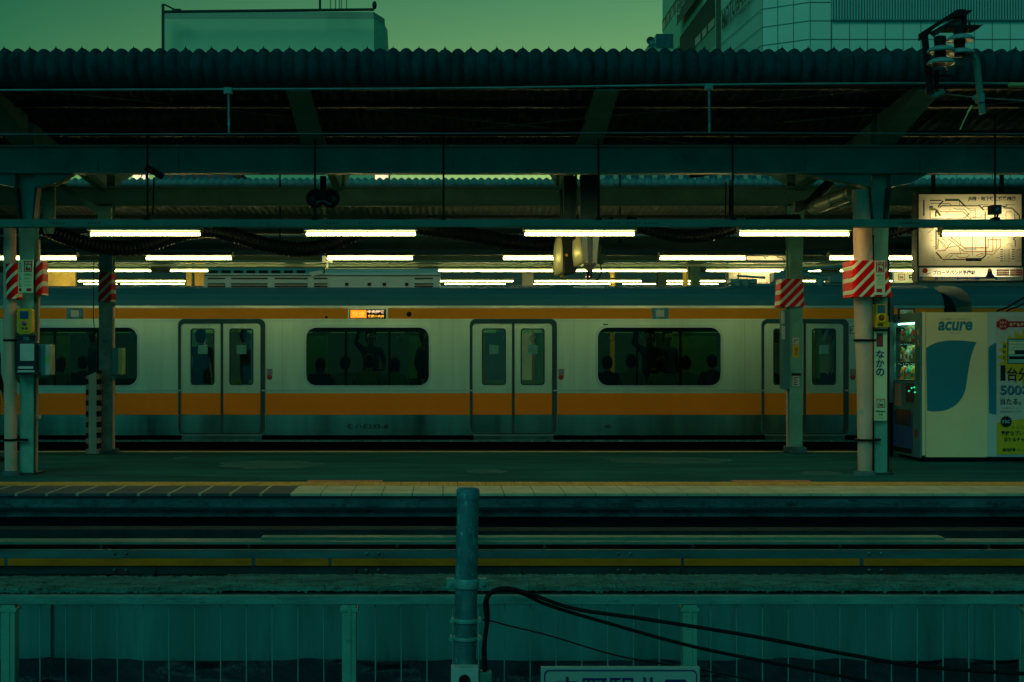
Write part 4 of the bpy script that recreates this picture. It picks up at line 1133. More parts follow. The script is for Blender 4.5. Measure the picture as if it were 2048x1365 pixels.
    for i in range(24): g.box(CX0+0.9+i*0.8, CX0+1.4+i*0.8, DT+1.36, DT+1.365, 1.70, 2.0)
    g.build('hanging_poster', M['paper'], cl)
    g = MB()
    for i in range(40): g.box(CX0+0.9+i*0.47, CX0+1.3+i*0.47, DT+2.735, DT+2.745, 1.78, 2.02)
    g.build('wall_poster', M['offwhite'], cl)
    # roof: coved side then shallow arch
    prof = [(DT-0.005, ZT), (DT+0.03, Z(600, DT)), (DT+0.12, Z(588, DT)+0.0), (DT+0.22, Z(586, DT+.22)), (DT+0.24, Z(584, DT+.24)), (DT+0.42, Z(577, DT+.42)+0.0), (DT+0.9, 2.50), (DT+1.4, 2.53), (DT+1.9, 2.50), (DT+2.4, 2.42), (DT+2.7, 2.3), (DT+2.8, ZT)]
    g = MB(); g.prism(prof, CX0, CX1, 'x'); rf = g.build('roof', M['train_roof'], t)
    # windows
    for (a, b_) in wins:
        g = MB(); g.sheet(rrect(a-0.035, b_+0.035, wz0-0.035, wz1+0.035, 0.19), [rrect(a+0.006, b_-0.006, wz0+0.006, wz1-0.006, 0.165)], DT-0.012, DT+0.03)
        fr = g.build('window_frame', M['trim'], t)
        g = MB(); g.sheet(rrect(a, b_, wz0, wz1, 0.17), (), DT+0.02); g.build('pane', M['glass'], fr)
        g = MB(); g.box(a, b_, DT+0.03, DT+0.05, wz1-0.075, wz1); 
        if b_-a > 1.5: g.box(a+0.64, a+0.68, DT+0.03, DT+0.05, wz0, wz1-0.07); g.box(b_-0.68, b_-0.64, DT+0.03, DT+0.05, wz0, wz1-0.07)
        g.build('window_bar', M['blackgloss'], fr)
    # doors
    for d_ in DOORS:
        g = MB(); g.sheet(rrect(d_-hw-0.055, d_+hw+0.055, zdb-0.03, zdt+0.05, 0.10), [rrect(d_-hw-0.015, d_+hw-0.02, zdb, zdt-0.02, 0.06)], DT-0.010, DT+0.055)
        g.build('door_seal', M['groove'], t)
        g = MB(); g.sheet(rrect(d_-hw-0.064, d_+hw+0.064, zdb-0.042, zdt+0.06, 0.11), [rrect(d_-hw-0.055, d_+hw+0.055, zdb-0.03, zdt+0.05, 0.10)], DT-0.014, DT)
        g.build('door_frame', M['galv2'], t)
        g = MB(); g.box(d_-hw, d_+hw, DT-0.02, DT+0.05, zdb-0.045, zdb-0.03); g.build('door_step', M['trim'], t)
        for s_ in (-1, 1):
            a, b_ = (d_-hw, d_-0.022) if s_ < 0 else (d_+0.022, d_+hw)
            c = (a+b_)/2 + (0.02 if s_ < 0 else -0.02)
            gz0, gz1 = Z(769, DT), Z(659, DT)
            g = MB(); g.sheet([(a, Z(787, DT)), (b_, Z(787, DT)), (b_, zdt-0.01), (a, zdt-0.01)], [rrect(c-0.185, c+0.185, gz0, gz1, 0.04)], DT+0.022, DT+0.05)
            leaf = g.build('door', M['stainless'], t)
            g = MB(); g.box(a, b_, DT+0.020, DT+0.05, zlow, Z(787, DT)-0.0005); g.build('door_band', M['orange'], leaf)
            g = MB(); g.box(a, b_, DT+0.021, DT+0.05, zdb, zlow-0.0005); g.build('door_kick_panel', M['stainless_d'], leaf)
            g = MB(); g.sheet(rrect(c-0.20, c+0.20, gz0-0.015, gz1+0.015, 0.05), [rrect(c-0.18, c+0.18, gz0+0.005, gz1-0.005, 0.04)], DT+0.016, DT+0.05); g.build('window_gasket', M['groove'], leaf)
            g = MB(); g.sheet(rrect(c-0.185, c+0.185, gz0, gz1, 0.04), (), DT+0.04); g.build('pane', glassmat('door glass', (0.45, 0.62, 0.45), 0.05, 0.03) if 'door glass' not in bpy.data.materials else bpy.data.materials['door glass'], leaf)
            g = MB(); g.box(c-0.08, c+0.08, DT+0.034, DT+0.038, 1.33, 1.48)
            g.build('door_sticker', mat('teal sticker', (0.10, 0.34, 0.30), 0.5), leaf)
        g = MB(); g.box(d_-0.022, d_+0.022, DT+0.015, DT+0.05, zdb, zdt); g.build('centre_seal', M['groove'], t)
        g = MB(); g.box(d_+0.745, d_+0.84, DT-0.005, DT, Z(752, DT), Z(738, DT)); g.build('door_notice', M['grey'], t)
        g = MB(); g.lathe((d_+0.79, DT, Z(755, DT)), [(0.045, 0), (0.04, -0.006), (0.001, -0.008)], 16, 'y'); g.build('red_button', M['redd'], t)
    # fittings on the upper band
    for px in (150, 1320, -1020+600):
        g = MB(); g.pbox(px-17, 616.5, px+17, 638.5, DT, 0.0, 0.012); g.build('speaker_grille', M['galv'], t)
        g = MB(); g.pbox(px-8, 621, px+8, 634, DT, 0.0, 0.016); g.build('speaker_cone', M['offwhite'], t)
    for px, py, r in ((653, 635, 0.022), (818, 629, 0.042)):
        g = MB(); g.lathe((X(px, DT), DT-0.004, Z(py, DT)), [(r, 0), (r*0.9, -0.008), (0.001, -0.01)], 16, 'y'); g.build('vent_cap', M['black'], t)
    g = MB(); g.pbox(696, 615, 776, 640, DT, 0.0, 0.010); dsp = g.build('destination_display', M['stainless'], t)
    g = MB(); g.pbox(699, 619, 772, 638, DT, 0.0, 0.013); g.build('display_glass', M['black'], dsp)
    g = MB(); g.pbox(701, 620.5, 733, 636.5, DT, 0.0, 0.015); g.build('display_block', M['led_o'], dsp)
    ptext('快速', 704, 622.5, 730, 634.5, DT-0.017, M['led_y'], dsp, bold=0.02)
    ptext('中央特快', 735, 620.5, 769, 627, DT-0.015, M['led_w'], dsp, bold=0.03)
    ptext('武蔵小金井', 736, 630, 768, 636, DT-0.015, M['led_y'], dsp, bold=0.03)
    ptext('モハE233-8', 692, 849, 776, 858, DT-0.003, M['ink'], t, bold=0.01)
    g = MB(); g.pbox(1204, 831, 1229, 860, DT, 0, 0.003); g.build('data_plate', M['stainless_d'], t)
    g = MB()
    for q in range(3): g.pbox(1210, 850+q*2.5, 1222, 851.3+q*2.5, DT, 0, 0.005)
    g.build('plate_print', M['ink'], t)
    g = MB(); g.pbox(1699, 653, 1716, 668, DT, 0, 0.005); g.build('car_number_sign', M['teal_blue'], t)
    ptext('3', 1702, 655, 1711, 666, DT-0.007, M['white'], t, bold=0.02)
    g = MB(); g.pbox(1206, 648, 1216, 650.5, DT, 0, 0.006); g.build('lamp_slot', M['groove'], t)
    # underframe
    g = MB(); g.box(CX0+0.3, CX1-0.3, DT+0.25, DT+2.5, -0.35, -0.08)
    x = CX0+3.2
    while x < CX1-3: g.box(x, x+1.3, DT+0.2, DT+0.9, -0.85, -0.34); x += 1.75
    g.build('underframe', M['under'], t)
    for xc in (CX0+2.3, CX1-2.3):
        g = MB(); g.box(xc-1.3, xc+1.3, DT+0.45, DT+0.6, -0.75, -0.45); bg_ = g.build('bogie', M['under'], t)
        for a in (-1.05, 1.05):
            g = MB(); g.lathe((xc+a, DT+0.95, -0.70), [(0.43, 0), (0.43, -0.1), (0.35, -0.12), (0.1, -0.12), (0.001, -0.12)], 28, 'y'); g.build('wheel', M['under'], bg_)
    return t
car = make_car()

# cooler box on the roof
D = 22.5
g = MB()
za, zb, zm = Z(534, D), Z(576, D), Z(551, D)
xa, xb_, xm = X(408, D), X(880, D), X(650, D)
g.prism([(D, zb), (D-0.01, zm+0.02), (D+0.02, zm+0.045), (D+0.25, za-0.03), (D+0.45, za), (D+1.5, za), (D+1.8, zm), (D+1.9, zb)], xm, xb_-0.03, 'x')
g.prism([(D, zb), (D-0.01, zm+0.03), (D+1.8, zm+0.03), (D+1.9, zb)], xa, xm, 'x')
g.prism([(D+0.01, zb), (D, zm+0.02), (D+0.3, za-0.06), (D+1.5, za-0.06), (D+1.8, zb)], xb_-0.03, xb_, 'x')
ac = g.build('cooler_box', M['ac'], car)
g = MB(); g.prism([(D+0.04, zm+0.03), (D+0.10, za-0.015), (D+1.6, za-0.015), (D+1.7, zm+0.03)], xa+0.05, xm-0.02, 'x'); g.build('cooler_top', M['boxgrey'], ac)
g = MB()
for a, b_ in ((415, 450), (462, 535), (549, 615), (628, 655), (829, 866), (415, 415)):
    for y in (556, 567, 572): g.pbox(a, y, b_, y+2.4, D-0.02, 0.01)
for px in (690, 735, 765, 810): g.pbox(px, 566, px+7, 572, D-0.02, 0.01)
for q in range(8): g.pbox(418+q*25, 541, 435+q*25, 549, D+0.03, 0.03)
g.build('louvre', M['under'], ac)
g = MB(); g.pbox(408, 550.5, 880, 552.5, D-0.02, 0.01); g.build('seam', M['groove'], ac)
g = MB(); g.prism([(X(618, D), Z(545, D)), (X(645, D), Z(541, D)), (X(646, D), Z(549, D)), (X(624, D), Z(553, D))], D-0.03, D+0.02, 'y'); g.build('hatch', M['offwhite'], ac)
# ventilator lids and pantograph
for px in (910, 1180):
    g = MB(); D = 22.3; g.pbox(px-30, 572.5, px+30, 577, D, 0.5); g.build('roof_lid', M['ac'], car, 0.01)
D = 23.0
g = MB()
g.tube([P(1462, 571, D), P(1720, 569, D)], 0.03, 8); g.tube([P(1462, 571, D+0.9), P(1720, 569, D+0.9)], 0.03, 8)
g.tube([P(1480, 571, D), P(1475, 552, D), P(1530, 556, D+0.2)], 0.022, 8); g.tube([P(1700, 569, D), P(1570, 540, D+0.3), P(1640, 548, D+0.5)], 0.028, 8)
g.tube([P(1560, 545, D+0.4), P(1712, 530, D+0.4)], 0.03, 8)
g.build('pantograph', M['boxgrey'], car)
for px in (1475, 1492, 1555, 1640, 1690):
    g = MB(); g.lathe(P(px, 571, D), [(0.05, -0.06), (0.09, -0.04), (0.06, -0.01), (0.095, 0.02), (0.06, 0.05), (0.09, 0.08), (0.05, 0.11), (0.001, 0.12)], 16); g.build('roof_insulator', M['boxgrey'], car)
g = MB()
for a_ in ((1462, 558, 1515, 568), (1548, 545, 1590, 566), (1660, 552, 1700, 566)):
    g = MB(); g.pbox(*a_, D-0.05, 0.35); g.build('roof_switchgear', M['boxgrey'], car, 0.02)

car2 = thing('train_car', 'next train car at the right, seen above and beyond the vending machines', 'train car', (X(1945, DT)+9.5, DT+1.4, -1.1))
xa = X(1943, DT); xb_ = xa + 19
g = MB(); g.box(xa, xb_, DT, DT+2.8, ZB, ZT); g.build('body', M['stainless'], car2)
g = MB(); g.box(xa, xb_, DT-0.004, DT, Z(638, DT), Z(617, DT)); g.box(xa, xb_, DT-0.004, DT, Z(830, DT), Z(787, DT)); g.build('orange_band', M['orange'], car2)
g = MB(); g.box(xa, xb_, DT-0.02, DT, Z(616, DT), Z(612, DT)); g.build('trim_line', M['trim'], car2)
g = MB(); prof = [(DT-0.005, ZT), (DT+0.03, Z(600, DT)), (DT+0.12, Z(588, DT)), (DT+0.24, Z(584, DT+.24)), (DT+0.42, Z(577, DT+.42)), (DT+0.9, 2.50), (DT+1.4, 2.53), (DT+1.9, 2.50), (DT+2.8, ZT)]
g.prism(prof, xa, xb_, 'x'); g.build('roof', M['train_roof'], car2)
for k in range(2):
    g = MB(); g.box(xa+1.7+4.82*k, xa+3.0+4.82*k, DT-0.01, DT+0.02, Z(866, DT), Z(645, DT)); g.build('door', M['stainless'], car2)
g = MB(); g.box(xa, xb_, DT+0.3, DT+2.5, -0.8, ZB); g.build('underframe', M['under'], car2)
# gangway bellows between the cars
g = MB(); xa, xb_ = CX1, X(1943, DT)
n_ = 10
for i in range(n_):
    a = xa + (xb_-xa)*i/n_; q = 0.03 if i % 2 else 0
    pr = [(DT+0.6+q, -0.2), (DT+0.6+q, 2.0-q)] + [(DT+1.4 - 0.8*cos(pi*k/8), 2.0 - q + 0.42*sin(pi*k/8)) for k in range(1, 8)] + [(DT+2.2-q, 2.0-q), (DT+2.2-q, -0.2)]
    g.prism(pr, a, a + (xb_-xa)/n_ - 0.001, 'x')
g.build('gangway_bellows', M['black'], car)

# ============================================================ PEOPLE
def person(label, loc, yaw, pose, top, bottom, hairlen=0.06, group=None, scale=1.0, cap=None, hairm='hair'):
    """one continuous skinned body; hair is a child. Origin between the feet, facing -y before yaw."""
    J = {}
    if pose == 'stand':
        J.update(pelvis=(0, 0, .93), waist=(0, .01, 1.08), chest=(0, .0, 1.27), neck0=(0, .01, 1.42), neck=(0, .0, 1.48), jaw=(0, -.02, 1.55), head=(0, -.005, 1.62), crown=(0, 0, 1.68),
                 shL=(.17, .01, 1.39), elL=(.24, .04, 1.12), wrL=(.22, -.06, .88), haL=(.21, -.09, .80),
                 shR=(-.17, .01, 1.39), elR=(-.24, .04, 1.12), wrR=(-.22, -.06, .88), haR=(-.21, -.09, .80),
                 hiL=(.10, 0, .86), knL=(.11, -.02, .48), anL=(.11, .03, .09), toL=(.13, -.13, .035),
                 hiR=(-.10, 0, .86), knR=(-.11, -.02, .48), anR=(-.11, .03, .09), toR=(-.13, -.13, .035))
    elif pose == 'hang':   # right arm raised to a strap
        J.update(pelvis=(0, 0, .93), waist=(0, .01, 1.08), chest=(0, .0, 1.27), neck0=(0, .01, 1.42), neck=(0, .0, 1.48), jaw=(0, -.02, 1.55), head=(0, -.005, 1.62), crown=(0, 0, 1.68),
                 shL=(.17, .01, 1.39), elL=(.24, .02, 1.12), wrL=(.17, -.2, 1.02), haL=(.12, -.27, 1.04),
                 shR=(-.17, .01, 1.40), elR=(-.28, -.08, 1.50), wrR=(-.22, -.13, 1.70), haR=(-.21, -.14, 1.78),
                 hiL=(.10, 0, .86), knL=(.11, -.02, .48), anL=(.11, .03, .09), toL=(.13, -.13, .035),
                 hiR=(-.10, 0, .86), knR=(-.11, -.02, .48), anR=(-.11, .03, .09), toR=(-.13, -.13, .035))
    else:
        J.update(pelvis=(0, 0, .52), waist=(0, .02, .68), chest=(0, .0, .86), neck0=(0, .0, 1.0), neck=(0, -.02, 1.06), jaw=(0, -.05, 1.12), head=(0, -.04, 1.19), crown=(0, -.035, 1.25),
                 shL=(.17, .0, .97), elL=(.23, -.03, .72), wrL=(.12, -.22, .62), haL=(.07, -.28, .61),
                 shR=(-.17, .0, .97), elR=(-.23, -.03, .72), wrR=(-.12, -.22, .62), haR=(-.07, -.28, .61),
                 hiL=(.10, -.05, .50), knL=(.12, -.43, .49), anL=(.12, -.42, .10), toL=(.13, -.57, .04),
                 hiR=(-.10, -.05, .50), knR=(-.12, -.43, .49), anR=(-.12, -.42, .10), toR=(-.13, -.57, .04))
    Rr = dict(pelvis=.135, waist=.12, chest=.135, neck0=.075, neck=.052, jaw=.075, head=.092, crown=.055)
    for s_ in 'LR': Rr.update({'sh'+s_: .062, 'el'+s_: .043, 'wr'+s_: .028, 'ha'+s_: .032, 'hi'+s_: .088, 'kn'+s_: .058, 'an'+s_: .038, 'to'+s_: .034})
    E_ = [('pelvis', 'waist'), ('waist', 'chest'), ('chest', 'neck0'), ('neck0', 'neck'), ('neck', 'jaw'), ('jaw', 'head'), ('head', 'crown')]
    for s_ in 'LR': E_ += [('chest', 'sh'+s_), ('sh'+s_, 'el'+s_), ('el'+s_, 'wr'+s_), ('wr'+s_, 'ha'+s_), ('pelvis', 'hi'+s_), ('hi'+s_, 'kn'+s_), ('kn'+s_, 'an'+s_), ('an'+s_, 'to'+s_)]
    # fingers and thumb
    for s_, sg in (('L', 1), ('R', -1)):
        h = Vector(J['ha'+s_]); wv = Vector(J['wr'+s_]); dr = (h-wv).normalized(); side = dr.cross(Vector((0, 0, 1)))
        side = side.normalized() if side.length > .1 else Vector((0, 1, 0))
        for k in range(4):
            a = h + side*(k-1.5)*.019 + dr*.02; b_ = a + dr*(.03 + .006*(k in (1, 2))) + Vector((0, 0, -.006))
            J[f'f{k}a'+s_] = tuple(a); J[f'f{k}b'+s_] = tuple(b_); Rr[f'f{k}a'+s_] = .010; Rr[f'f{k}b'+s_] = .008
            E_ += [('ha'+s_, f'f{k}a'+s_), (f'f{k}a'+s_, f'f{k}b'+s_)]
        a = wv.lerp(h, .5) + side*-.035; J['tha'+s_] = tuple(a); J['thb'+s_] = tuple(a + dr*.035 - side*.008); Rr['tha'+s_] = .011; Rr['thb'+s_] = .009
        E_ += [('wr'+s_, 'tha'+s_), ('tha'+s_, 'thb'+s_)]
    keys = list(J); idx = {k: i for i, k in enumerate(keys)}
    me = bpy.data.meshes.new('p'); me.from_pydata([J[k] for k in keys], [(idx[a], idx[b_]) for a, b_ in E_], [])
    o = bpy.data.objects.new('p', me); COL.objects.link(o)
    sk = o.modifiers.new('s', 'SKIN'); ss = o.modifiers.new('u', 'SUBSURF'); ss.levels = 2; ss.render_levels = 2
    for i, k in enumerate(keys):
        sv = me.skin_vertices[0].data[i]; r = Rr[k]; sv.radius = (r*(1.25 if k in ('chest', 'pelvis', 'waist') else 1), r*(0.85 if k in ('chest', 'waist') else 1)); sv.use_root = (k == 'pelvis')
    bpy.context.view_layer.update()
    dg = bpy.context.evaluated_depsgraph_get()
    m2_ = bpy.data.meshes.new_from_object(o.evaluated_get(dg))
    bpy.data.objects.remove(o); bpy.data.meshes.remove(me)
    zneck = J['neck'][2]; 
    m2_.materials.clear()
    for mm in (top, bottom, M['skin'], M['ink']): m2_.materials.append(mm)
    hands = [Vector(J['wrL']), Vector(J['wrR'])]
    for p in m2_.polygons:
        p.use_smooth = True
        c = p.center
        nearhand = min((c - Vector(J['ha'+s_])).length for s_ in 'LR') < .075
        legs = c.z < J['waist'][2] - .10 and min((c - Vector(J['el'+s_])).length for s_ in 'LR') > .16 and not nearhand and abs(c.x) < .2
        p.material_index = 2 if (nearhand or c.z > zneck - .01 and pose != 'hang' or (pose == 'hang' and c.z > zneck and abs(c.x) < .13)) else 1 if legs else 0
        if c.z < .07: p.material_index = 3
    ob = bpy.data.objects.new('person', m2_); COL.objects.link(ob)
    ob.location = loc; ob.rotation_euler = (0, 0, yaw); ob.scale = (scale,)*3
    tag(ob, label, 'person', group)
    hd = Vector(J['head'])
    g = MB(); vv = []; NU, NV = 20, 12
    for j in range(NV+1):
        th = pi*j/NV*0.62
        for i in range(NU):
            ph = 2*pi*i/NU
            back = max(0, sin(ph))
            drop = th*(1.0 + 0.55*back) if j > 3 else th
            drop = min(drop, pi*0.9)
            if sin(ph) < -0.3: drop = min(th, pi*0.30)
            r = 0.102 + 0.006*sin(i*3.1)
            vv.append(hd + Vector((r*0.92*sin(drop)*cos(ph), r*1.08*sin(drop)*sin(ph)+.008, r*1.12*cos(drop)+.012 - (hairlen if (j > 9 and back > .2) else 0))))
    g.add(vv, [(j*NU+i, j*NU+(i+1) % NU, (j+1)*NU+(i+1) % NU, (j+1)*NU+i) for j in range(NV) for i in range(NU)], True)
    hm = g.build('hair', M[hairm]); hm.location = (0, 0, 0)
    for v in hm.data.vertices: v.co = v.co + Vector(((max(p[0] for p in g.v)+min(p[0] for p in g.v))/2, (max(p[1] for p in g.v)+min(p[1] for p in g.v))/2, min(p[2] for p in g.v)))
    hm.parent = ob
    # face: nose, eyes, mouth
    g = MB(); f = hd + Vector((0, -.098, -.01)); g.add([f+Vector((-.014, .01, -.02)), f+Vector((.014, .01, -.02)), f+Vector((0, -.02, -.018)), f+Vector((0, .008, .02))], [(0, 1, 2), (0, 2, 3), (1, 3, 2)])
    def child(g, nm, mt):
        o = g.build(nm, mt); off = Vector(o.location); o.location = (0, 0, 0)
        for v in o.data.vertices: v.co += off
        o.parent = ob
    child(g, 'nose', M['skin'])
    for s_ in (-1, 1):
        g = MB(); g.lathe(hd+Vector((s_*.032, -.088, .005)), [(.011, 0), (.008, -.004), (.001, -.005)], 8, 'y'); child(g, 'eye', M['ink'])
    g = MB(); g.lathe(hd+Vector((0, -.088, -.05)), [(.02, 0), (.012, -.003), (.001, -.004)], 8, 'y'); child(g, 'mouth', M['redd'])
    if cap:
        g = MB(); g.lathe(hd+Vector((0, .005, .055)), [(.112, -.02), (.115, .02), (.135, .05), (.12, .065), (.001, .07)], 20); g.prism([(-.08, -.10), (.08, -.10), (.06, -.17), (-.06, -.17)], hd.z+.035, hd.z+.045, 'z')
        child(g, 'cap', M[cap])
    return ob
T_ = {k: mat(k, c, 0.9, var=0.15) for k, c in dict(navy_suit=(0.03, 0.05, 0.09), olive_top=(0.22, 0.28, 0.10), grey_top=(0.26, 0.30, 0.30), teal_top=(0.10, 0.30, 0.28), denim=(0.04, 0.06, 0.12), dark_trousers=(0.02, 0.02, 0.025)).items()}
person('person in a long dark coat cut off by the left picture edge behind the drainpipe', (X(-22, 16.0), 16.0, 0), radians(75), 'stand', M['coat'], M['coat'], 0.12, scale=0.98)
yb = DT + 0.42
seatd = [(640, 'navy_suit', 'leftmost seated passenger with dark hair behind the window under the lit display'),
         (690, 'grey_top', 'second seated passenger behind the window under the lit display'),
         (738, 'olive_top', 'third seated passenger, in an olive top, behind the window under the lit display'),
         (790, 'teal_top', 'rightmost seated passenger, in a teal top, behind the window under the lit display'),
         (1215, 'navy_suit', 'leftmost seated passenger behind the right-hand train window'),
         (1262, 'grey_top', 'second seated passenger behind the right-hand train window'),
         (1322, 'teal_top', 'third seated passenger, shoulders high, behind the right-hand train window'),
         (1372, 'teal_top', 'fourth seated passenger behind the right-hand train window'),
         (1425, 'navy_suit', 'rightmost seated passenger behind the right-hand train window'),
         (120, 'grey_top', 'seated passenger behind the left window of the train next to the left pillar'),
         (165, 'navy_suit', 'seated passenger behind the left train window just left of the hazard board')]
for i, (px, tp, lb) in enumerate(seatd):
    person(lb, (X(px, yb), yb, FL - 0.02), pi + radians((i*37 % 30)-15), 'sit', T_[tp], T_['dark_trousers'], 0.03 + 0.05*(i % 3 == 0), 'passengers seated in the train', 0.97 + 0.02*(i % 3))
for px, dd, yw, tp, pose, lb in ((742, 1.2, 10, 'navy_suit', 'hang', 'standing passenger holding a strap behind the window under the lit display'),
                                 (850, 1.3, 60, 'navy_suit', 'stand', 'standing passenger at the right end of the window under the lit display'),
                                 (1300, 1.1, -20, 'navy_suit', 'hang', 'dark standing passenger in the middle of the right-hand train window'),
                                 (1335, 1.3, 30, 'navy_suit', 'stand', 'standing passenger close behind the dark one in the right-hand train window'),
                                 (402, 0.5, 170, 'navy_suit', 'stand', 'standing passenger in dark clothes behind the left leaf of the left train door'),
                                 (492, 0.55, 100, 'navy_suit', 'stand', 'standing passenger behind the right leaf of the left train door'),
                                 (1552, 0.5, 160, 'teal_top', 'stand', 'standing passenger half hidden behind the panel box of the slim green pillar'),
                                 (190, 1.4, 90, 'navy_suit', 'stand', 'standing passenger deep inside behind the left train window')):
    y = DT + dd
    person(lb, (X(px, y), y, FL), radians(yw), pose, T_[tp], T_['dark_trousers'], 0.05, 'passengers standing in the train')
person('passenger in pale shirt and dark cap behind the right leaf of the rightmost door', (X(1657, DT+.45), DT+.45, FL), radians(40), 'hang', M['shirt'], T_['dark_trousers'], 0.02, 'passengers standing in the train', 1.0, 'ink')

# ============================================================ VENDING MACHINES
D = 16.2
xl, xr = X(1843, D), X(1975, D)
zt, zb0 = Z(625, D), 0.03
yb2 = D + 0.98
vm = thing('vending_machine', 'cream drinks vending machine with a teal leaf shape and the word acure on its side', 'vending machine', ((xl+xr)/2, D+0.5, 0))
g = MB(); g.box(xl+0.055, xr, D, D+0.06, zb0+0.03, zt); g.box(xl+0.20, xr, D+0.0605, yb2, 0.98, zt-0.004); g.box(xl+0.055, xr, D+0.0605, yb2, zb0+0.03, 0.979); g.box(xl+0.055, xl+0.1995, D+0.0605, yb2, 1.721, zt-0.004)
g.build('cabinet', M['white'], vm)
g = MB(); g.box(xl+0.006, xl+0.050, D-0.004, D+0.05, zb0+0.05, zt+0.004); g.build('door_edge', M['white'], vm, 0.004)
g = MB()
for yy in (D+0.06, yb2-0.1):
    for xx in (xl+0.1, xr-0.1): g.cyl((xx, yy, 0.0), (xx, yy, zb0+0.03), 0.025, n=10)
g.box(xl+0.05, xr-0.02, D+0.03, yb2, 0.02, zb0+0.031)
g.build('foot', M['black'], vm)
# printed side
leaf = [(1846, 675), (1852, 671)]
def bez(p0, p1, p2, p3, n=14):
    return [(p0[0]*(1-t)**3+3*p1[0]*t*(1-t)**2+3*p2[0]*t*t*(1-t)+p3[0]*t**3, p0[1]*(1-t)**3+3*p1[1]*t*(1-t)**2+3*p2[1]*t*t*(1-t)+p3[1]*t**3) for t in [i/n for i in range(n)]]
lf = bez((1852, 697), (1872, 680), (1905, 678), (1953, 685)) + bez((1953, 685), (1938, 712), (1937, 745), (1931, 778)) + bez((1931, 778), (1922, 812), (1895, 828), (1854, 822)) + [(1854, 822)]
g = MB(); g.sheet([(X(a, D), Z(b_, D)) for a, b_ in lf], (), D-0.004); g.build('leaf_print', M['teal_blue'], vm)
ptext('acure', 1876, 643, 1945, 662, D-0.004, M['teal_blue'], vm, bold=0.035, slant=0.18)
ptext('いつもの場所で、いつものおいしさ。', 1877, 636.5, 1943, 641, D-0.004, M['grey'], vm); ptext('アキュア', 1900, 664, 1919, 669, D-0.004, M['grey'], vm)
# front (faces left, -x): window bay, panels
xf = xl
fy0, fy1 = D+0.10, yb2-0.02
def fz(y, D_=16.7): return Z(y, D_)
g = MB()
z1, z2, z3 = 1.72, 0.98, 0.05
g.box(xf-0.02, xf+0.004, fy1-0.03, yb2, z2, z1); g.box(xf-0.02, xf+0.004, D, fy0+0.08, z2, z1); g.box(xf-0.02, xf+0.003, D, yb2, z1+0.001, zt); g.box(xf-0.02, xf+0.003, D, yb2, 0.05, z2-0.001)
g.build('front_frame', M['boxgrey'], vm)
g = MB(); g.box(xf+0.16, xf+0.17, fy0, fy1, z2, z1); g.build('display_back', M['white'], vm)
g = MB()
for zz in (1.46, 1.21, 0.985): g.box(xf+0.0, xf+0.16, fy0+0.08, fy1-0.03, zz, zz+0.015)
sh = g.build('shelf', M['white'], vm)
g = MB()
for zz in (1.46, 1.21, 0.985):
    for q in range(14): g.box(xf-0.004, xf+0.0, fy0+0.10+q*0.052, fy0+0.14+q*0.052, zz-0.03, zz+0.012)
g.build('button_strip', M['blackgloss'], sh)
g = MB()
for zz in (1.705, 1.445, 1.195): g.cyl((xf+0.03, fy0+0.1, zz), (xf+0.03, fy1-0.05, zz), 0.009, n=8)
g.build('display_lamp', M['tube_v'], vm)
g = MB(); g.add([(xf-0.021, fy0+0.08, z2), (xf-0.021, fy1-0.03, z2), (xf-0.021, fy1-0.03, z1), (xf-0.021, fy0+0.08, z1)], [(0, 1, 2, 3)]); g.build('display_window', M['glass_c'], vm)
g = MB(); g.box(xf-0.026, xf-0.021, D+0.25, fy1, 0.12, 0.60); g.build('blue_panel', M['navy2'], vm)
g = MB(); g.box(xf-0.03, xf-0.021, D+0.30, fy1-0.1, 0.42, 0.62); g.build('pickup_flap', M['blackgloss'], vm, 0.01)
g = MB(); g.box(xf-0.03, xf-0.021, fy1-0.32, fy1-0.08, 0.66, 0.94); g.build('poster', mat('pink poster', (0.45, 0.26, 0.20), 0.5), vm)
g = MB(); g.box(xf-0.032, xf-0.021, D+0.20, D+0.46, 0.72, 0.96); g.build('payment_panel', M['blackgloss'], vm, 0.004)
g = MB(); g.box(xf-0.035, xf-0.021, D+0.28, fy1-0.05, 0.08, 0.14); g.build('lower_slot', M['black'], vm)
g = MB(); g.box(xf-0.03, xf-0.021, D+0.10, D+0.16, 0.30, 0.40); g.build('coin_return', M['redd'], vm)
g = MB()
for yy, zz in ((D+0.24, 0.90), (D+0.34, 0.86), (D+0.15, 0.91), (D+0.13, 0.85)): g.lathe((xf-0.036, yy, zz), [(0.012, -0.004), (0.01, 0.004)], 8); g.box(xf-0.038, xf-0.033, yy-0.012, yy+0.012, zz-0.01, zz+0.01)
g.build('indicator_lamp', emat('green indicator', (0.05, 1.0, 0.35), 0.9), vm)
g = MB(); g.box(xf-0.022, xf-0.0205, D+0.03, D+0.09, 1.55, 1.62); g.box(xf-0.0225, xf-0.0205, D+0.03, D+0.07, 1.42, 1.50); g.build('price_sticker', M['ybox'], vm)
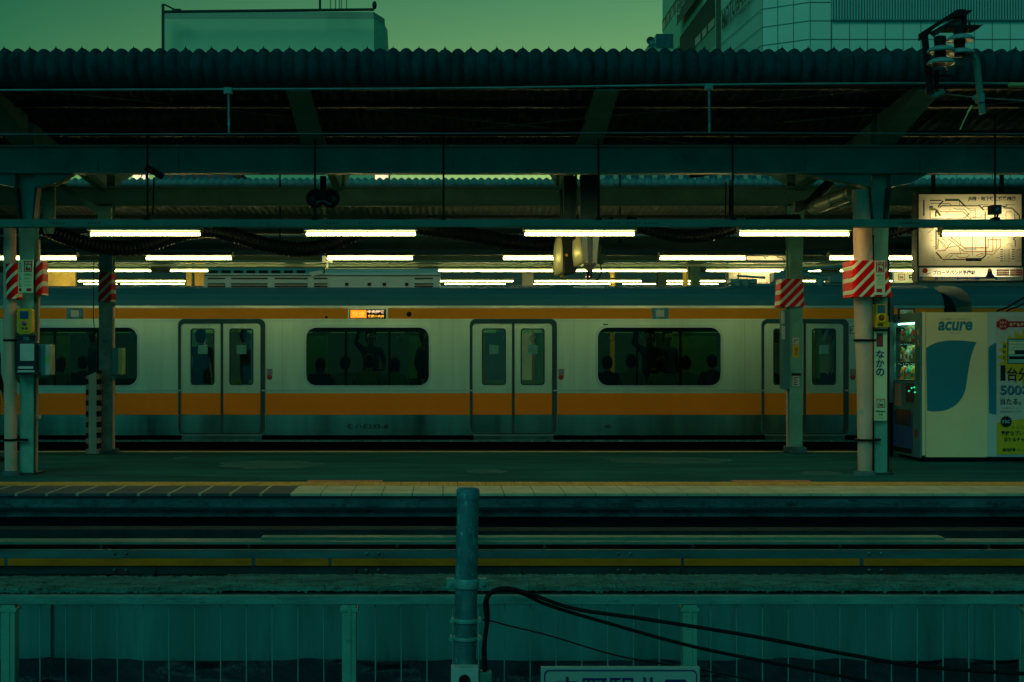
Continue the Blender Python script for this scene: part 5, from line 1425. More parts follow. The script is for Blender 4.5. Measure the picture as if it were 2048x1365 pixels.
# sample bottles
cols = {'green': (0.05, 0.42, 0.18), 'orange': (0.75, 0.30, 0.05), 'white': (0.7, 0.75, 0.7), 'red': (0.6, 0.06, 0.04), 'teal': (0.05, 0.45, 0.42), 'brown': (0.25, 0.12, 0.05)}
names = list(cols)
BM = {c: mat(c+' drink', v, 0.25, var=0.1) for c, v in cols.items()}
for r_i, (zz, rown) in enumerate(((1.476, 'top'), (1.226, 'middle'), (1.001, 'bottom'))):
    for q in range(11):
        c = names[(q*5 + r_i*2 + (q*q) % 3) % 6]
        yy = fy0 + 0.12 + q*0.066
        hgt = 0.15 + 0.035*((q*7+r_i) % 3)/2
        t = thing('drink_bottle', f'{c} sample drink, {ORD[q]} from the near end of the {rown} lit vending machine shelf', 'bottle', (xf+0.07, yy, zz), f'{c} sample drinks on the {rown} lit shelf')
        g = MB(); g.lathe((xf+0.07, yy, zz), [(0.001, 0), (0.026, 0.001), (0.028, 0.02), (0.028, hgt*0.62), (0.022, hgt*0.75), (0.011, hgt*0.9), (0.011, hgt*0.93)], 12); g.build('bottle_body', BM[c], t)
        g = MB(); g.lathe((xf+0.07, yy, zz), [(0.0125, hgt*0.92), (0.0125, hgt), (0.001, hgt)], 10); g.build('bottle_cap', BM[names[(q+r_i*3) % 6]], t)
        g = MB(); g.lathe((xf+0.07, yy, zz), [(0.0285, hgt*0.2), (0.0287, hgt*0.5)], 12); g.build('bottle_label', BM[names[(q*3+r_i+1) % 6]], t)
# small framed sign on top of the machine front
t = thing('topper_sign', 'small dark framed panel with pale characters standing on the left end of the vending machine', 'sign', (xf, 16.9, zt))
g = MB(); g.pbox(1797, 617, 1830, 638, 16.9, 0.04); g.build('frame', M['blackgloss'], t, 0.003)
g = MB(); g.pbox(1800, 620, 1827, 635, 16.895, 0.003); g.build('face', M['paper'], t); ptext('ゴミ箱', 1803, 623, 1824, 632, 16.89, M['green'], t, bold=0.02)

v2 = thing('vending_machine', 'pale vending machine at the right edge covered by a yellow campaign poster', 'vending machine', (X(2040, D), D+0.5, 0))
xl2, xr2 = X(1976, D), X(2110, D)
g = MB(); g.box(xl2, xr2, D+0.02, yb2, 0.06, Z(624, D)); g.build('cabinet', mat('cool white enamel', (0.55, 0.62, 0.58), 0.35, var=0.06), v2, 0.008)
g = MB(); g.box(xl2+0.02, xr2-0.02, D+0.05, yb2, 0.02, 0.061); g.cyl((xl2+0.08, D+0.08, 0), (xl2+0.08, D+0.08, 0.03), 0.03, n=10); g.build('foot', M['black'], v2)
g = MB(); g.box(xr2+0.004, xr2+0.05, D+0.02, yb2, 0.06, Z(624, D)); g.build('door_edge', M['white'], v2, 0.004)
D2 = D+0.015
g = MB(); g.sheet([(X(a, D2), Z(b_, D2)) for a, b_ in [(1977, 696)] + bez((1977, 696), (1982, 690), (1988, 687), (1995, 686)) + [(1995, 828)] + bez((1995, 830), (1988, 829), (1982, 828), (1977, 826))], (), D2); g.build('leaf_print', M['teal_blue'], v2)
D3 = D+0.008
g = MB(); g.pbox(1993, 634, 2106, 910, D3, 0.003); pst = g.build('poster', M['paper'], v2)
g = MB()
pts = []; cx_, cy_ = 2055, 715
for i in range(44):
    a = 2*pi*i/44; rr0 = (62 if i % 2 == 0 else 47); pts.append((X(cx_ + rr0*cos(a), D3), Z(cy_ - rr0*1.0*sin(a)*0.95, D3)))
g.sheet(pts, (), D3-0.002)
g.sheet([(X(a, D3), Z(b_, D3)) for a, b_ in ((1993.5, 847), (2020, 842), (2048, 838), (2105, 826), (2105, 909), (1993.5, 909))], (), D3-0.002)
g.build('yellow_print', M['yellow'], pst)
g = MB(); g.pbox(1993, 643, 2106, 655, D3-0.004, 0.001)
pts = [(X(2006 + (13 if i % 2 == 0 else 10)*cos(2*pi*i/36), D3), Z(649 - (13 if i % 2 == 0 else 10)*sin(2*pi*i/36), D3)) for i in range(36)]
g.sheet(pts, (), D3-0.006); g.build('red_print', mat('crimson print', (0.42, 0.02, 0.04), 0.5, var=0), pst)
ptext('本気で', 1999, 643, 2013, 648, D3-0.008, M['white'], pst); ptext('当たる!', 1999, 650.5, 2013, 655.5, D3-0.008, M['white'], pst)
ptext('今年もやります', 2018, 645.5, 2070, 653.5, D3-0.006, M['white'], pst, bold=0.02)
for i, ch in enumerate('自販機'): ptext(ch, 2006, 689+12*i, 2012, 697+12*i, D3-0.004, M['ink'], pst, bold=0.03)
g = MB(); g.pbox(2015, 678, 2060, 728, D3-0.004, 0.001); g.build('picture_frame', M['ink'], pst)
g = MB(); g.pbox(2016.5, 679.5, 2058.5, 726.5, D3-0.005, 0.0006); g.build('machine_picture', mat('pale teal print', (0.20, 0.50, 0.44), 0.5), pst)
g = MB()
for r0 in range(3):
    for q in range(9): g.pbox(2019+q*3.6, 684+r0*6, 2021.4+q*3.6, 688+r0*6, D3-0.0065, 0.0005)
g.pbox(2018, 702, 2028, 708, D3-0.0065, 0.0005)
g.build('picture_white', M['white'], pst)
g = MB(); g.pbox(2030, 701, 2055, 709, D3-0.0065, 0.0005); g.pbox(2018, 713, 2055, 719, D3-0.0065, 0.0005); g.build('picture_black', M['ink'], pst)
ptext('1', 2001, 731, 2011, 762, D3-0.004, M['ink'], pst, bold=0.02); ptext('台分', 2014, 735, 2060, 763, D3-0.004, M['ink'], pst, bold=0.025)
ptext('500本', 2000.8, 768, 2073, 792.5, D3-0.004, M['ink'], pst, bold=0.03); ptext('500本', 2000, 767, 2072, 791, D3-0.006, mat('steel blue print', (0.06, 0.25, 0.36), 0.5), pst, bold=0.02)
ptext('当たる。', 2000, 797, 2042, 810, D3-0.004, M['ink'], pst, bold=0.02)
ptext('今すぐ無料でエントリー', 2001, 815, 2038, 818.5, D3-0.004, M['ink'], pst); ptext('自販機1台分キャンペーン', 2001, 822, 2052, 826, D3-0.004, M['navy'], pst)
g = MB(); pts = [(X(2012 + (13 if i % 2 == 0 else 10)*cos(2*pi*i/40), D3), Z(844 - (13 if i % 2 == 0 else 10)*sin(2*pi*i/40), D3)) for i in range(40)]; g.sheet(pts, (), D3-0.004); g.build('black_burst', M['ink'], pst)
ptext('さらに', 2004, 840, 2020, 847, D3-0.006, mat('pale print', (0.3, 0.7, 0.7), 0.5), pst, bold=0.03)
ptext('ドリンクや', 2025, 852, 2065, 859, D3-0.004, M['ink'], pst); ptext('素敵なプレゼント', 2002, 862, 2072, 872, D3-0.004, M['ink'], pst, bold=0.03); ptext('当たるチャンス', 2008, 875, 2066, 884, D3-0.004, M['ink'], pst, bold=0.03)
ptext('acure', 2005, 897, 2031, 903, D3-0.004, M['ink'], pst, bold=0.04, slant=0.15); ptext('メンバーズ', 2034, 897, 2062, 903, D3-0.004, M['ink'], pst)
g = MB(); g.tube(smoothpath([P(2060, 590, 17.3), P(2040, 600, 17.3), P(2015, 615, 17.3), P(1996, 622, 17.3), P(1993, 628, 17.3)], 5), 0.012, 8)
g.tube(smoothpath([P(2060, 600, 17.3), P(2040, 612, 17.3), P(2018, 620, 17.3), P(2010, 628, 17.3)], 5), 0.01, 8)
tag(g.build('hanging_cable', M['black']), 'pair of black cables curling down onto the top of the poster-covered machine', 'cable')
# tall cabinet edge between pillar and machine
t = thing('tall_cabinet', 'narrow dark teal cabinet standing just right of the right pillar', 'cabinet', P(1783, 915, 17.2))
g = MB(); g.pbox(1776, 606, 1788, 806, 17.1, 0.25); g.build('case', mat('dark teal case', (0.05, 0.12, 0.16), 0.5), t, 0.004)
g = MB(); g.pbox(1780, 806, 1786, 912, 17.15, 0.1); g.build('leg', M['black'], t)

# ============================================================ ROUTE MAP SIGNS
def route_map(D, T, root, title=True, full=True):
    """T maps the map's own pixel layout onto pixels of the frame"""
    def PX(a, b_): a, b_ = T(a, b_); return (X(a, D), Z(b_, D))
    k = (T(1900, 400)[0]-T(1800, 400)[0])/100*D/FPX
    za = 370; sc = 5.94; x0 = 1780
    def q(pts): return [PX(x0+a/sc, za+b_/sc) for a, b_ in pts]
    lines = {
        'ink': [([(400, 180), (400, 370)], 2), ([(470, 186), (610, 186)], 1.6), ([(630, 190), (567, 262)], 1.8), ([(650, 184), (820, 184), (885, 250)], 2.2), ([(590, 270), (612, 250), (1040, 250)], 1.5),
                ([(1045, 246), (1060, 250), (1112, 302)], 1.8), ([(1090, 276), (1112, 258), (1160, 256)], 1.3), ([(1128, 320), (1128, 420)], 1.5), ([(1340, 262), (1390, 250)], 1.6), ([(1330, 250), (1360, 276), (1448, 278), (1535, 365), (1535, 425)], 1.6),
                ([(485, 222), (700, 222), (722, 242)], 0.8), ([(542, 380), (542, 320), (558, 308)], 2), ([(465, 264), (508, 264)], 2.4), ([(545, 530), (545, 770)], 1.8), ([(545, 800), (615, 880)], 2.0), ([(620, 888), (900, 888)], 1.5), ([(900, 890), (1085, 890)], 4.5),
                ([(1085, 882), (1135, 840), (1135, 610)], 1.8), ([(1495, 615), (1460, 650), (1485, 660), (1485, 735)], 1.3)],
        'red': [([(475, 320), (475, 390), (492, 415)], .9), ([(590, 310), (610, 322), (870, 322), (975, 425)], 1.1), ([(870, 420), (935, 350)], .9), ([(975, 388), (1080, 388), (1090, 360), (1215, 360)], .9), ([(1070, 385), (1350, 388)], .8), ([(1130, 360), (1370, 360)], .8),
                ([(1375, 420), (1375, 322), (1440, 322)], .8), ([(385, 515), (520, 515)], .9), ([(520, 515), (455, 570)], .9), ([(560, 785), (650, 785), (720, 690)], 1), ([(715, 620), (880, 750), (1165, 750), (1165, 640)], 1.1), ([(690, 640), (770, 700), (880, 795), (1220, 795), (1220, 615)], 1.1),
                ([(650, 868), (710, 815), (930, 815)], .9), ([(1020, 842), (1070, 820), (1225, 826), (1310, 740), (1310, 640)], 1), ([(790, 845), (830, 866), (910, 866), (945, 825)], .9), ([(1260, 640), (1260, 770), (1235, 786)], .9), ([(1165, 655), (1310, 655)], 1.2), ([(620, 640), (680, 690)], .8)],
        'green': [([(650, 170), (820, 172), (826, 250)], .9), ([(880, 252), (960, 310)], .9), ([(965, 320), (850, 410)], .9), ([(825, 625), (840, 720), (690, 745), (680, 760)], .9), ([(820, 740), (840, 830)], .9), ([(1045, 238), (1160, 238)], .9), ([(1370, 236), (1480, 240)], .9), ([(700, 870), (745, 832)], 1.0)],
        'blueprint': [([(765, 280), (790, 290), (880, 290), (962, 380), (962, 425)], .9), ([(1010, 280), (1010, 425)], .8), ([(978, 615), (978, 840)], .9), ([(1018, 615), (1018, 775)], .8), ([(500, 400), (850, 400)], .8), ([(890, 765), (1020, 765)], .8), ([(575, 640), (640, 740)], .7), ([(1480, 340), (1480, 420)], .8)],
        'yellow': [([(465, 290), (540, 292), (600, 370)], 3.2), ([(555, 505), (575, 505), (575, 600)], 3.0), ([(560, 640), (640, 700), (660, 760)], 1.4), ([(575, 640), (565, 760)], 2)]}
    for mm, ls in lines.items():
        g = MB()
        for pts, wd in ls: strip(g, q(pts), wd*k*1.35, D-0.004 - (0.002 if mm == 'ink' else 0) - (0.001 if mm == 'red' else 0))
        g.build('route_lines', {'yellow': M['yellow']}.get(mm, M[mm]), root)
    g = MB()   # station marks and tiny captions
    rr_ = random.Random(4)
    for i in range(230):
        a = rr_.uniform(430, 1560); b_ = rr_.uniform(230, 920)
        if 425 < b_ < 500: continue
        p = PX(x0+a/sc, za+b_/sc); wd = rr_.choice((4, 7, 22, 30, 38))*k/sc
        g.add([(p[0], D-0.007, p[1]), (p[0]+wd, D-0.007, p[1]), (p[0]+wd, D-0.007, p[1]+5*k/sc), (p[0], D-0.007, p[1]+5*k/sc)], [(0, 1, 2, 3)])
    g.build('station_marks', M['grey'], root)
    gi = {}
    for c_, xx in ((0, 1308), (1, 1448)):
        for i in range(6 if c_ == 0 else 5):
            gi.setdefault(('navy', 'redd', 'teal_blue', 'blueprint', 'green')[i % 5], []).append((xx, 765+i*27))
    for mm, ls in gi.items():
        g = MB()
        for a, b_ in ls:
            p = PX(x0+a/sc, za+b_/sc); g.add([(p[0], D-0.005, p[1]-12*k/sc), (p[0]+32*k/sc, D-0.005, p[1]-12*k/sc), (p[0]+32*k/sc, D-0.005, p[1]), (p[0], D-0.005, p[1])], [(0, 1, 2, 3)])
        g.build('legend_key', M[mm], root)
    g = MB()
    for xx in (1352, 1372, 1396, 1410, 1490, 1510, 1530, 1548):
        for i in range(11):
            p = PX(x0+xx/sc, za+(768+i*14)/sc); g.add([(p[0], D-0.005, p[1]-6*k/sc), (p[0]+9*k/sc, D-0.005, p[1]-6*k/sc), (p[0]+9*k/sc, D-0.005, p[1]), (p[0], D-0.005, p[1])], [(0, 1, 2, 3)])
    g.build('legend_print', M['ink'], root)
    if title:
        a = T(1936, 393); b_ = T(2031, 403); ptext('JR線・地下鉄連絡路線図', a[0], a[1], b_[0], b_[1], D-0.012, M['navy'], root, bold=0.03)

def lightbox(D, x0, y0, x1, y1, depth, t, m, tubes, name='sign_face'):
    g = MB(); fr = 0.024
    a, b_, c, d_ = X(x0, D), X(x1, D), Z(y1, D), Z(y0, D)
    g.box(a-fr, a, D-0.01, D+depth, c-fr, d_+fr); g.box(b_, b_+fr, D-0.01, D+depth, c-fr, d_+fr)
    g.box(a, b_, D-0.01, D+depth, d_, d_+fr); g.box(a, b_, D-0.01, D+depth, c-fr, c)
    g.box(a-fr, b_+fr, D+depth, D+depth+0.01, c-fr, d_+fr)
    g.build('case', M['steel_d'], t)
    g = MB(); g.add([(a, D, c), (b_, D, c), (b_, D, d_), (a, D, d_)], [(0, 1, 2, 3)]); f = g.build(name, m, t)
    g = MB()
    for yy in tubes: g.cyl((a+0.12*(b_-a), D+depth*0.55, Z(yy, D)), (b_-0.12*(b_-a), D+depth*0.55, Z(yy, D)), 0.014, n=10)
    g.build('inner_tube', M['tube_box'], t)
    return f
D = 16.6
t = thing('route_map_sign', 'large backlit railway route map hung at the right above the vending machines', 'route map', P(1940, 536, D))
f = lightbox(D, 1837, 389, 2043, 532, 0.16, t, M['map'], (432, 458, 486))
route_map(D, lambda a, b_: (a, b_), f)
for px in (1868, 2005):
    g = MB(); g.pbox(px-3, 340, px+3, 387, D+0.06, 0.05); g.build('hanger', M['steel_d'], t)
D = 16.58
t = thing('advert_sign', 'backlit advertising strip for a prep school under the large route map', 'sign', P(1940, 563, D))
f = lightbox(D, 1838, 536, 2046, 561, 0.14, t, M['map2'], (548,), 'advert_face')
g = MB(); g.pbox(1839, 554, 2045, 560.5, D, 0.0, 0.003); g.build('blue_strip', M['blueprint'], f)
ptext('ブロードバンド予備校', 1866, 541, 1951, 550.5, D-0.006, M['navy'], f, bold=0.035)
ptext('03-6423-8461', 1876, 555.3, 1914, 559.6, D-0.005, M['white'], f, bold=0.03)
ptext('中野校', 1846, 555.2, 1868, 559.8, D-0.006, M['white'], f, bold=0.02)
g = MB(); g.pbox(1844.5, 554.8, 1869.5, 560.1, D, 0, 0.0045); g.build('orange_box', M['ybox'], f)
g = MB(); c = P(1850, 542, D); g.lathe((c.x, D, c.z), [(0.034, -0.003), (0.001, -0.004)], 20, 'y'); g.build('round_emblem', M['red'], f)
g = MB(); strip(g, [(X(1856, D), Z(547.5, D)), (X(1862, D), Z(546, D)), (X(1852, D), Z(549, D))], 0.006, D-0.004); g.build('emblem_tail', M['ink'], f)
ptext('無料体験授業受付中', 1917, 554.9, 1950, 557, D-0.005, M['white'], f); ptext('中野駅北口 徒歩三分', 1917, 557.9, 1950, 560, D-0.005, M['white'], f)
g = MB()
for (a, b_) in ((1993, 2018), (2020, 2045)):
    for yy in (539.5, 544, 548.3): g.pbox(a, yy, b_, yy+3.6, D, 0, 0.003)
g.build('red_box', M['red'], f)
for a in (1994.5, 2021.5):
    for yy, s_ in ((540.3, '中学受験コース'), (544.8, '高校受験コース'), (549.1, '大学受験コース')): ptext(s_, a, yy, a+21, yy+2.2, D-0.0045, M['white'], f)
g = MB(); g.pbox(1995, 555.3, 2044, 559.8, D, 0, 0.0045); g.build('white_box', M['paper'], f); ptext('ブロードバンド予備校 中野校', 1998, 556, 2042, 559, D-0.006, M['ink'], f)
# printed figure of a woman at a desk
def flat(pts, m, nm, dz=0.004):
    g = MB(); g.sheet([(X(a, D), Z(b_, D)) for a, b_ in pts], (), D-dz); g.build(nm, M[m], f)
flat([(1976, 538), (1980, 537.5), (1983, 541), (1985, 549), (1979, 551), (1974, 548)], 'hair', 'printed_hair')
flat([(1976, 539.5), (1979, 538.5), (1981, 541), (1980, 544.5), (1977, 544)], 'skin', 'printed_face', 0.006)
flat([(1969, 556), (1974, 548), (1977, 546), (1981, 546), (1987, 550), (1990, 558), (1970, 558)], 'navy', 'printed_suit', 0.005)
flat([(1960, 557), (1990, 557), (1990, 560.5), (1958, 560.5)], 'paper', 'printed_desk', 0.0065)

# small map beyond the train
D = 26.0
t = thing('route_map_sign', 'smaller backlit railway route map beyond the train left of the slim green pillar', 'route map', P(1512, 575, D))
f = lightbox(D, 1457, 505, 1575, 588, 0.2, t, M['map'], (520, 545, 568))
route_map(D, lambda a, b_: (1457 + (a-1837)*118/206, 498 + (b_-389)*90/143), f, False)
t = thing('signal_sensor', 'small black box on a slanted stem standing in front of the route map', 'camera', P(1998, 440, 14.1))
g = MB(); g.pbox(1984, 410, 2004, 428, 14.0, 0.12); g.build('case', M['blackgloss'], t, 0.005)
g = MB(); g.cyl(P(1996, 428, 14.05), P(1993, 441, 14.1), 0.012, n=8); g.build('stem', M['black'], t)
g = MB(); g.lathe(P(1995, 419, 14.0), [(0.018, 0), (0.014, -0.01), (0.001, -0.006)], 12, 'y'); g.build('lens', M['teal_blue'], t)

# ============================================================ THE FAR PLATFORM
fc = thing('far_platform_canopy', 'pale edged corrugated canopy of the far platform seen in the gap beyond the train', 'canopy', (0, 29, 0))
g = MB(); DE2 = 24.2
prof = [(DE2+0.1, Z(374, DE2)), (DE2, Z(370, DE2)), (DE2, Z(362, DE2)), (DE2+0.1, Z(359.5, DE2)), (28, 4.15), (34, 4.6)]
n_ = int(40/0.133*6); vv = []
for i in range(n_+1):
    x = -16 + 40*i/n_; c = abs(cos(pi*x/0.133))
    for j, (y, z) in enumerate(prof): vv.append((x, y - (0.02*c if j < 3 else 0), z + (0.05*c if j > 2 else 0)))
R_ = len(prof); g.add(vv, [(i*R_+j, i*R_+j+1, (i+1)*R_+j+1, (i+1)*R_+j) for i in range(n_) for j in range(R_-1)], True)
g.build('roof', M['roof_far'], fc)
for (y, z0, z1) in ((25.8, 3.28, 3.55), (30.5, 3.25, 3.6), (24.4, 4.2, 4.3), (27, 3.8, 3.9), (28.3, 3.75, 3.85), (33, 4.0, 4.1)):
    g = MB(); g.box(-16, 24, y, y+0.12, z0, z1); g.box(-16, 24, y-0.08, y+0.2, z0-0.02, z0); g.build('beam', M['steel_d'], fc)
g = MB()
for yy, D_ in ((531, 25.6), (524, 25.0)):
    g.box(-16, 24, D_, D_+0.12, Z(yy+2, D_), Z(yy-3, D_))
g.build('duct_run', M['housing'], fc)
def flamp(D, px, wd, y0, y1, label, group):
    t = thing('fluorescent_lamp', label, 'lamp', P(px+wd/2, y0, D), group)
    za, zb = Z(y0, D), Z(y1, D); x0, x1 = X(px, D), X(px+wd, D)
    g = MB(); g.cyl((x0, D, (za+zb)/2), (x1, D, (za+zb)/2), (za-zb)/2*0.55, n=10); g.build('tube', M['tube'], t)
    g = MB(); g.box(x0, x1, D-0.06, D+0.06, za+0.02, za+0.05); g.build('housing', M['housing'], t); return t
a = flamp(25.4, 73, 228, 539.8, 544.6, 'first long lamp from the left over the far platform, upper line', 'upper line of long lamps over the far platform')
for i in range(1, 7): dup(a, (X(73+268*i+114, 25.4), 25.4, a.location.z), f'{ORD[i]} long lamp from the left over the far platform, upper line')
a = flamp(29.0, 157, 213, 561.3, 564.5, 'first long lamp from the left over the far platform, middle line', 'middle line of long lamps over the far platform')
for i, px in enumerate((413, 814, 1070, 1326, 1582, 1838)): dup(a, (X(px+106, 29.0), 29.0, a.location.z), f'{ORD[i+1]} long lamp from the left over the far platform, middle line')
a = flamp(34.0, 168, 66, 567.8, 569.6, 'first short lamp from the left in the lowest far line', 'lowest line of far lamps')
for i, px in enumerate((242, 302, 890, 945, 1068, 1110, 1160, 1245, 1325, 1370, 1500, 1660)): dup(a, (X(px+33, 34.0), 34.0, a.location.z), f'{ORD[i+1] if i+1 < 12 else "last"} short lamp from the left in the lowest far line')
def fpillar(px, w_, D, label, m, rnd=False):
    t = thing('canopy_pillar', label, 'pillar', (X(px, D), D, 0))
    g = MB()
    if rnd: g.cyl((X(px, D), D, 0), (X(px, D), D, 3.3), w_*D/FPX/2, n=18)
    else:
        h = w_*D/FPX/2; x = X(px, D); g.box(x-h, x+h, D, D+0.015, 0, 3.28); g.box(x-h, x+h, D+0.2, D+0.215, 0, 3.28); g.box(x-0.01, x+0.01, D+0.015, D+0.2, 0, 3.28)
    g.build('shaft', m, t); g = MB(); x = X(px, D); g.box(x-0.2, x+0.2, D-0.1, D+0.3, 0.0005, 0.05); g.build('base_plate', M['steel_d'], t)
warm = mat('lamplit cream', (0.90, 0.55, 0.12), 0.5)  # amber of the lamplight is put into this cream
fpillar(398, 18, 26.6, 'brightly lit cream pillar of the far platform left of the train cooler', warm)
fpillar(378, 12, 26.4, 'lit yellow round pipe left of the bright cream pillar on the far platform', warm, True)
fpillar(1056, 22, 27.5, 'pale pillar of the far platform left of the metal hoods', M['offwhite'])
fpillar(1325, 18, 26.5, 'dark pillar of the far platform above the train roof', M['steel_d'])
fpillar(1371, 11, 26.5, 'orange lit round pipe beside the dark far pillar', warm, True)
fpillar(1392, 17, 28.5, 'grey pillar right of the orange lit pipe on the far platform', M['pillar'])
fpillar(1225, 10, 29.5, 'small cream post among the far lamps right of the middle', warm, True)
g = MB(); g.pbox(80, 545, 150, 574, 26, 0.1); tag(g.build('billboard', warm), 'dim cream billboard of the far platform between the two left pillars', 'billboard')
g = MB(); g.pbox(1068, 528, 1150, 545, 26, 0.1); g.pbox(1427, 522, 1460, 545, 26.2, 0.1); tag(g.build('light_panel', warm), 'plain cream panels behind the metal hoods on the far platform', 'panel')
t = thing('platform_sign', 'small far platform sign with a framed 06 and the character 中 right of the right pillar', 'sign', P(1810, 566, 25.8))
g = MB(); g.pbox(1788, 545, 1834, 566, 25.8, 0.1); g.build('panel', M['offwhite'], t)
g = MB(); D = 25.8; g.sheet(rrect(X(1796, D), X(1810, D), Z(561, D), Z(548, D), 0.01), [rrect(X(1797.5, D), X(1808.5, D), Z(559.5, D), Z(549.5, D), 0.01)], D-0.004); g.build('number_frame', M['redd'], t)
ptext('06', 1799, 552, 1807, 557.5, D-0.006, M['ink'], t, bold=0.03); ptext('中', 1818, 547, 1832, 562, D-0.006, M['ink'], t, bold=0.05)
# end wall of things behind the far platform
g = MB(); g.box(-40, 50, 40, 40.3, -1.6, 5.2); tag(g.build('station_wall', mat('grey cladding', (0.12, 0.15, 0.13), 0.8, var=0.2, scale=0.8)), 'long dark wall behind the far platform lamps', 'wall')

# ============================================================ BUILDINGS BEYOND
D = 60.0
t = thing('pale_building', 'plain pale flat-roofed building with chamfered right corner above the canopy at the left', 'building', (X(540, D), D+6, -1.6))
g = MB()
zr = Z(23, D)
ft = [(X(326, D), D), (X(748, D), D), (X(770, 61.2), 61.2), (X(775, 62), 62.0), (X(775, 62)-0.4, 75), (X(326, D), 75)]
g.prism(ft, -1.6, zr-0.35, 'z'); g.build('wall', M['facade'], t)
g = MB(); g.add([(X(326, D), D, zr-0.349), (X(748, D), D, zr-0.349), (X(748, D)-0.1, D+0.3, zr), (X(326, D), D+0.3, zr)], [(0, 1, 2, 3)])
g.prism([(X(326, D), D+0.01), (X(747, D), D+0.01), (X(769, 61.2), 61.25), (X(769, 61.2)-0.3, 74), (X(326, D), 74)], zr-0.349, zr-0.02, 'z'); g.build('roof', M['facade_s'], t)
t = thing('roof_rail', 'dark roof mast and long horizontal pipe with antennas along the pale building roof', 'rail', P(326, 95, 59))
D = 59.0
g = MB(); g.box(X(323, D), X(328, D), D, D+0.12, -1, Z(8, D)); g.add([], []); g.cyl(P(328, 9, D), P(350, 20, D), 0.04, n=6); g.box(X(345, D), X(362, D), D-0.1, D+0.2, Z(24, D), Z(19, D)); g.build('mast', M['steel_d'], t)
g = MB(); g.cyl(P(328, 24, D), P(748, 19.5, D), 0.065, n=8); g.build('rail_pipe', M['steel_d'], t)
for i, px in enumerate((640, 661, 671, 679, 683, 693)):
    g = MB(); g.cyl(P(px, 20, D), P(px, -60, D), 0.055 if i == 0 else 0.018, n=6); g.build('antenna', M['steel_d'], t)
g = MB(); c = P(749, 11, D); g.lathe((c.x, D, c.z), [(0.001, 0.1), (0.1, 0.08), (0.11, -0.02), (0.001, -0.04)], 20, 'y'); g.v = [(c.x+(v[0]-c.x)*0.95, v[1], c.z+(v[2]-c.z)*1.7) for v in g.v]; g.build('dish', M['steel_d'], t)

t = thing('department_store', 'tall tile clad store with ribbed panels and a dark lettered wing, upper right', 'building', (22, 95, -1.6))
H = 42.0
cD = (22.0, 80.0); cC = (19.55, 81.6); cB = (18.96, 91.2); cA = (18.9, 116.0)
g = MB(); g.prism([(60, 80), cD, cC, cB, (cB[0]+0.35, 91.3), (cA[0]+0.35, 116), (60, 116)], -1.6, H, 'z'); g.build('wall', M['tile_face'], t)
g = MB()
def seam(p, q_, z, th=0.05, pr=0.03):
    p = Vector(p); q_ = Vector(q_); dd = (q_-p).normalized(); n_ = Vector((dd.y, -dd.x)) 
    if n_.y > 0 or (abs(n_.y) < 0.2 and n_.x > 0): n_ = -n_
    a, b_ = p + n_*pr, q_ + n_*pr
    g.add([(a.x, a.y, z-th/2), (b_.x, b_.y, z-th/2), (b_.x, b_.y, z+th/2), (a.x, a.y, z+th/2)], [(0, 1, 2, 3)])
z = Z(79, 80)
zs = [z + 1.117*i for i in range(-3, 12)]
for z in zs:
    if z < Z(42, 80)+0.01: seam(cD, (60, 80), z)
    else: seam(cD, (X(1661, 80), 80), z)
    seam(cC, cD, z, 0.05); seam(cB, cC, z, 0.05, 0.06)
def vseam(x, y, z0, z1, nx, ny, w_=0.05):
    tx, ty = -ny, nx
    g.add([(x-tx*w_/2+nx*.03, y-ty*w_/2+ny*.03, z0), (x+tx*w_/2+nx*.03, y+ty*w_/2+ny*.03, z0), (x+tx*w_/2+nx*.03, y+ty*w_/2+ny*.03, z1), (x-tx*w_/2+nx*.03, y-ty*w_/2+ny*.03, z1)], [(0, 1, 2, 3)])
px = 1620
while px < 1665: vseam(X(px, 80), 80, 0, 30, 0, -1); px += 42
px = 1663
while px < 2300: vseam(X(px, 80), 80, 0, Z(42, 80), 0, -1); px += 35.7
dv = (Vector(cD)-Vector(cC)); nn = Vector((dv.y, -dv.x)).normalized()
for f in (0.0, 0.333, 0.667): p = Vector(cC)+dv*f; vseam(p.x, p.y, 0, 30, nn.x, nn.y)
for i in range(14):
    p = Vector(cB).lerp(Vector(cC), i/14); vseam(p.x-0.03, p.y, 0, 30, -1, 0, 0.02)
g.build('tile_joint', M['tile_line'], t)
g = MB(); g.box(X(1663, 80), 60, 79.9, 79.99, Z(40, 80), 30); rb = g.build('ribbed_panel', M['rib'], t)
g = MB(); px = 1665
while px < 2200: g.box(X(px, 80), X(px+1.4, 80), 79.84, 79.9, Z(39, 80), 24); px += 5.6
g.build('panel_rib', mat('rib shadow gap', (0.10, 0.14, 0.14), 0.7), rb)
g = MB(); g.box(X(1663, 80), 60, 79.8, 79.95, Z(42, 80)-0.02, Z(40, 80)); g.build('ledge', M['tile_line'], rb)
# dark wing on the receding face (x about 18.9, depth 91-116)
xw = 18.9
def face(px0, py0, px1, py1, px2, py2, px3, py3): pass
def wpt(px, py):
    D_ = xw*FPX/(px-CX); return (D_, Z(py, D_))
def wsheet(pts, m, nm, dx=0.0, par=None):
    g = MB(); g.sheet([wpt(*p) for p in pts], (), xw-dx, None, 'x'); return g.build(nm, m, par or t)
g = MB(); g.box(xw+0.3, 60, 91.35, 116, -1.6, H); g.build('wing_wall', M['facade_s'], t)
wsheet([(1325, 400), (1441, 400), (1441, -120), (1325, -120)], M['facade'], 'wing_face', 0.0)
wsheet([(1433, 400), (1441, 400), (1441, -120), (1433, -120)], mat('dark mesh strip', (0.05, 0.09, 0.10), 0.6), 'corner_strip', 0.03)
wsheet([(1325, 46), (1360, -6), (1440, -130), (1440, -100), (1352, 24), (1325, 64)], M['bldg_glass'], 'glass_band', 0.03)
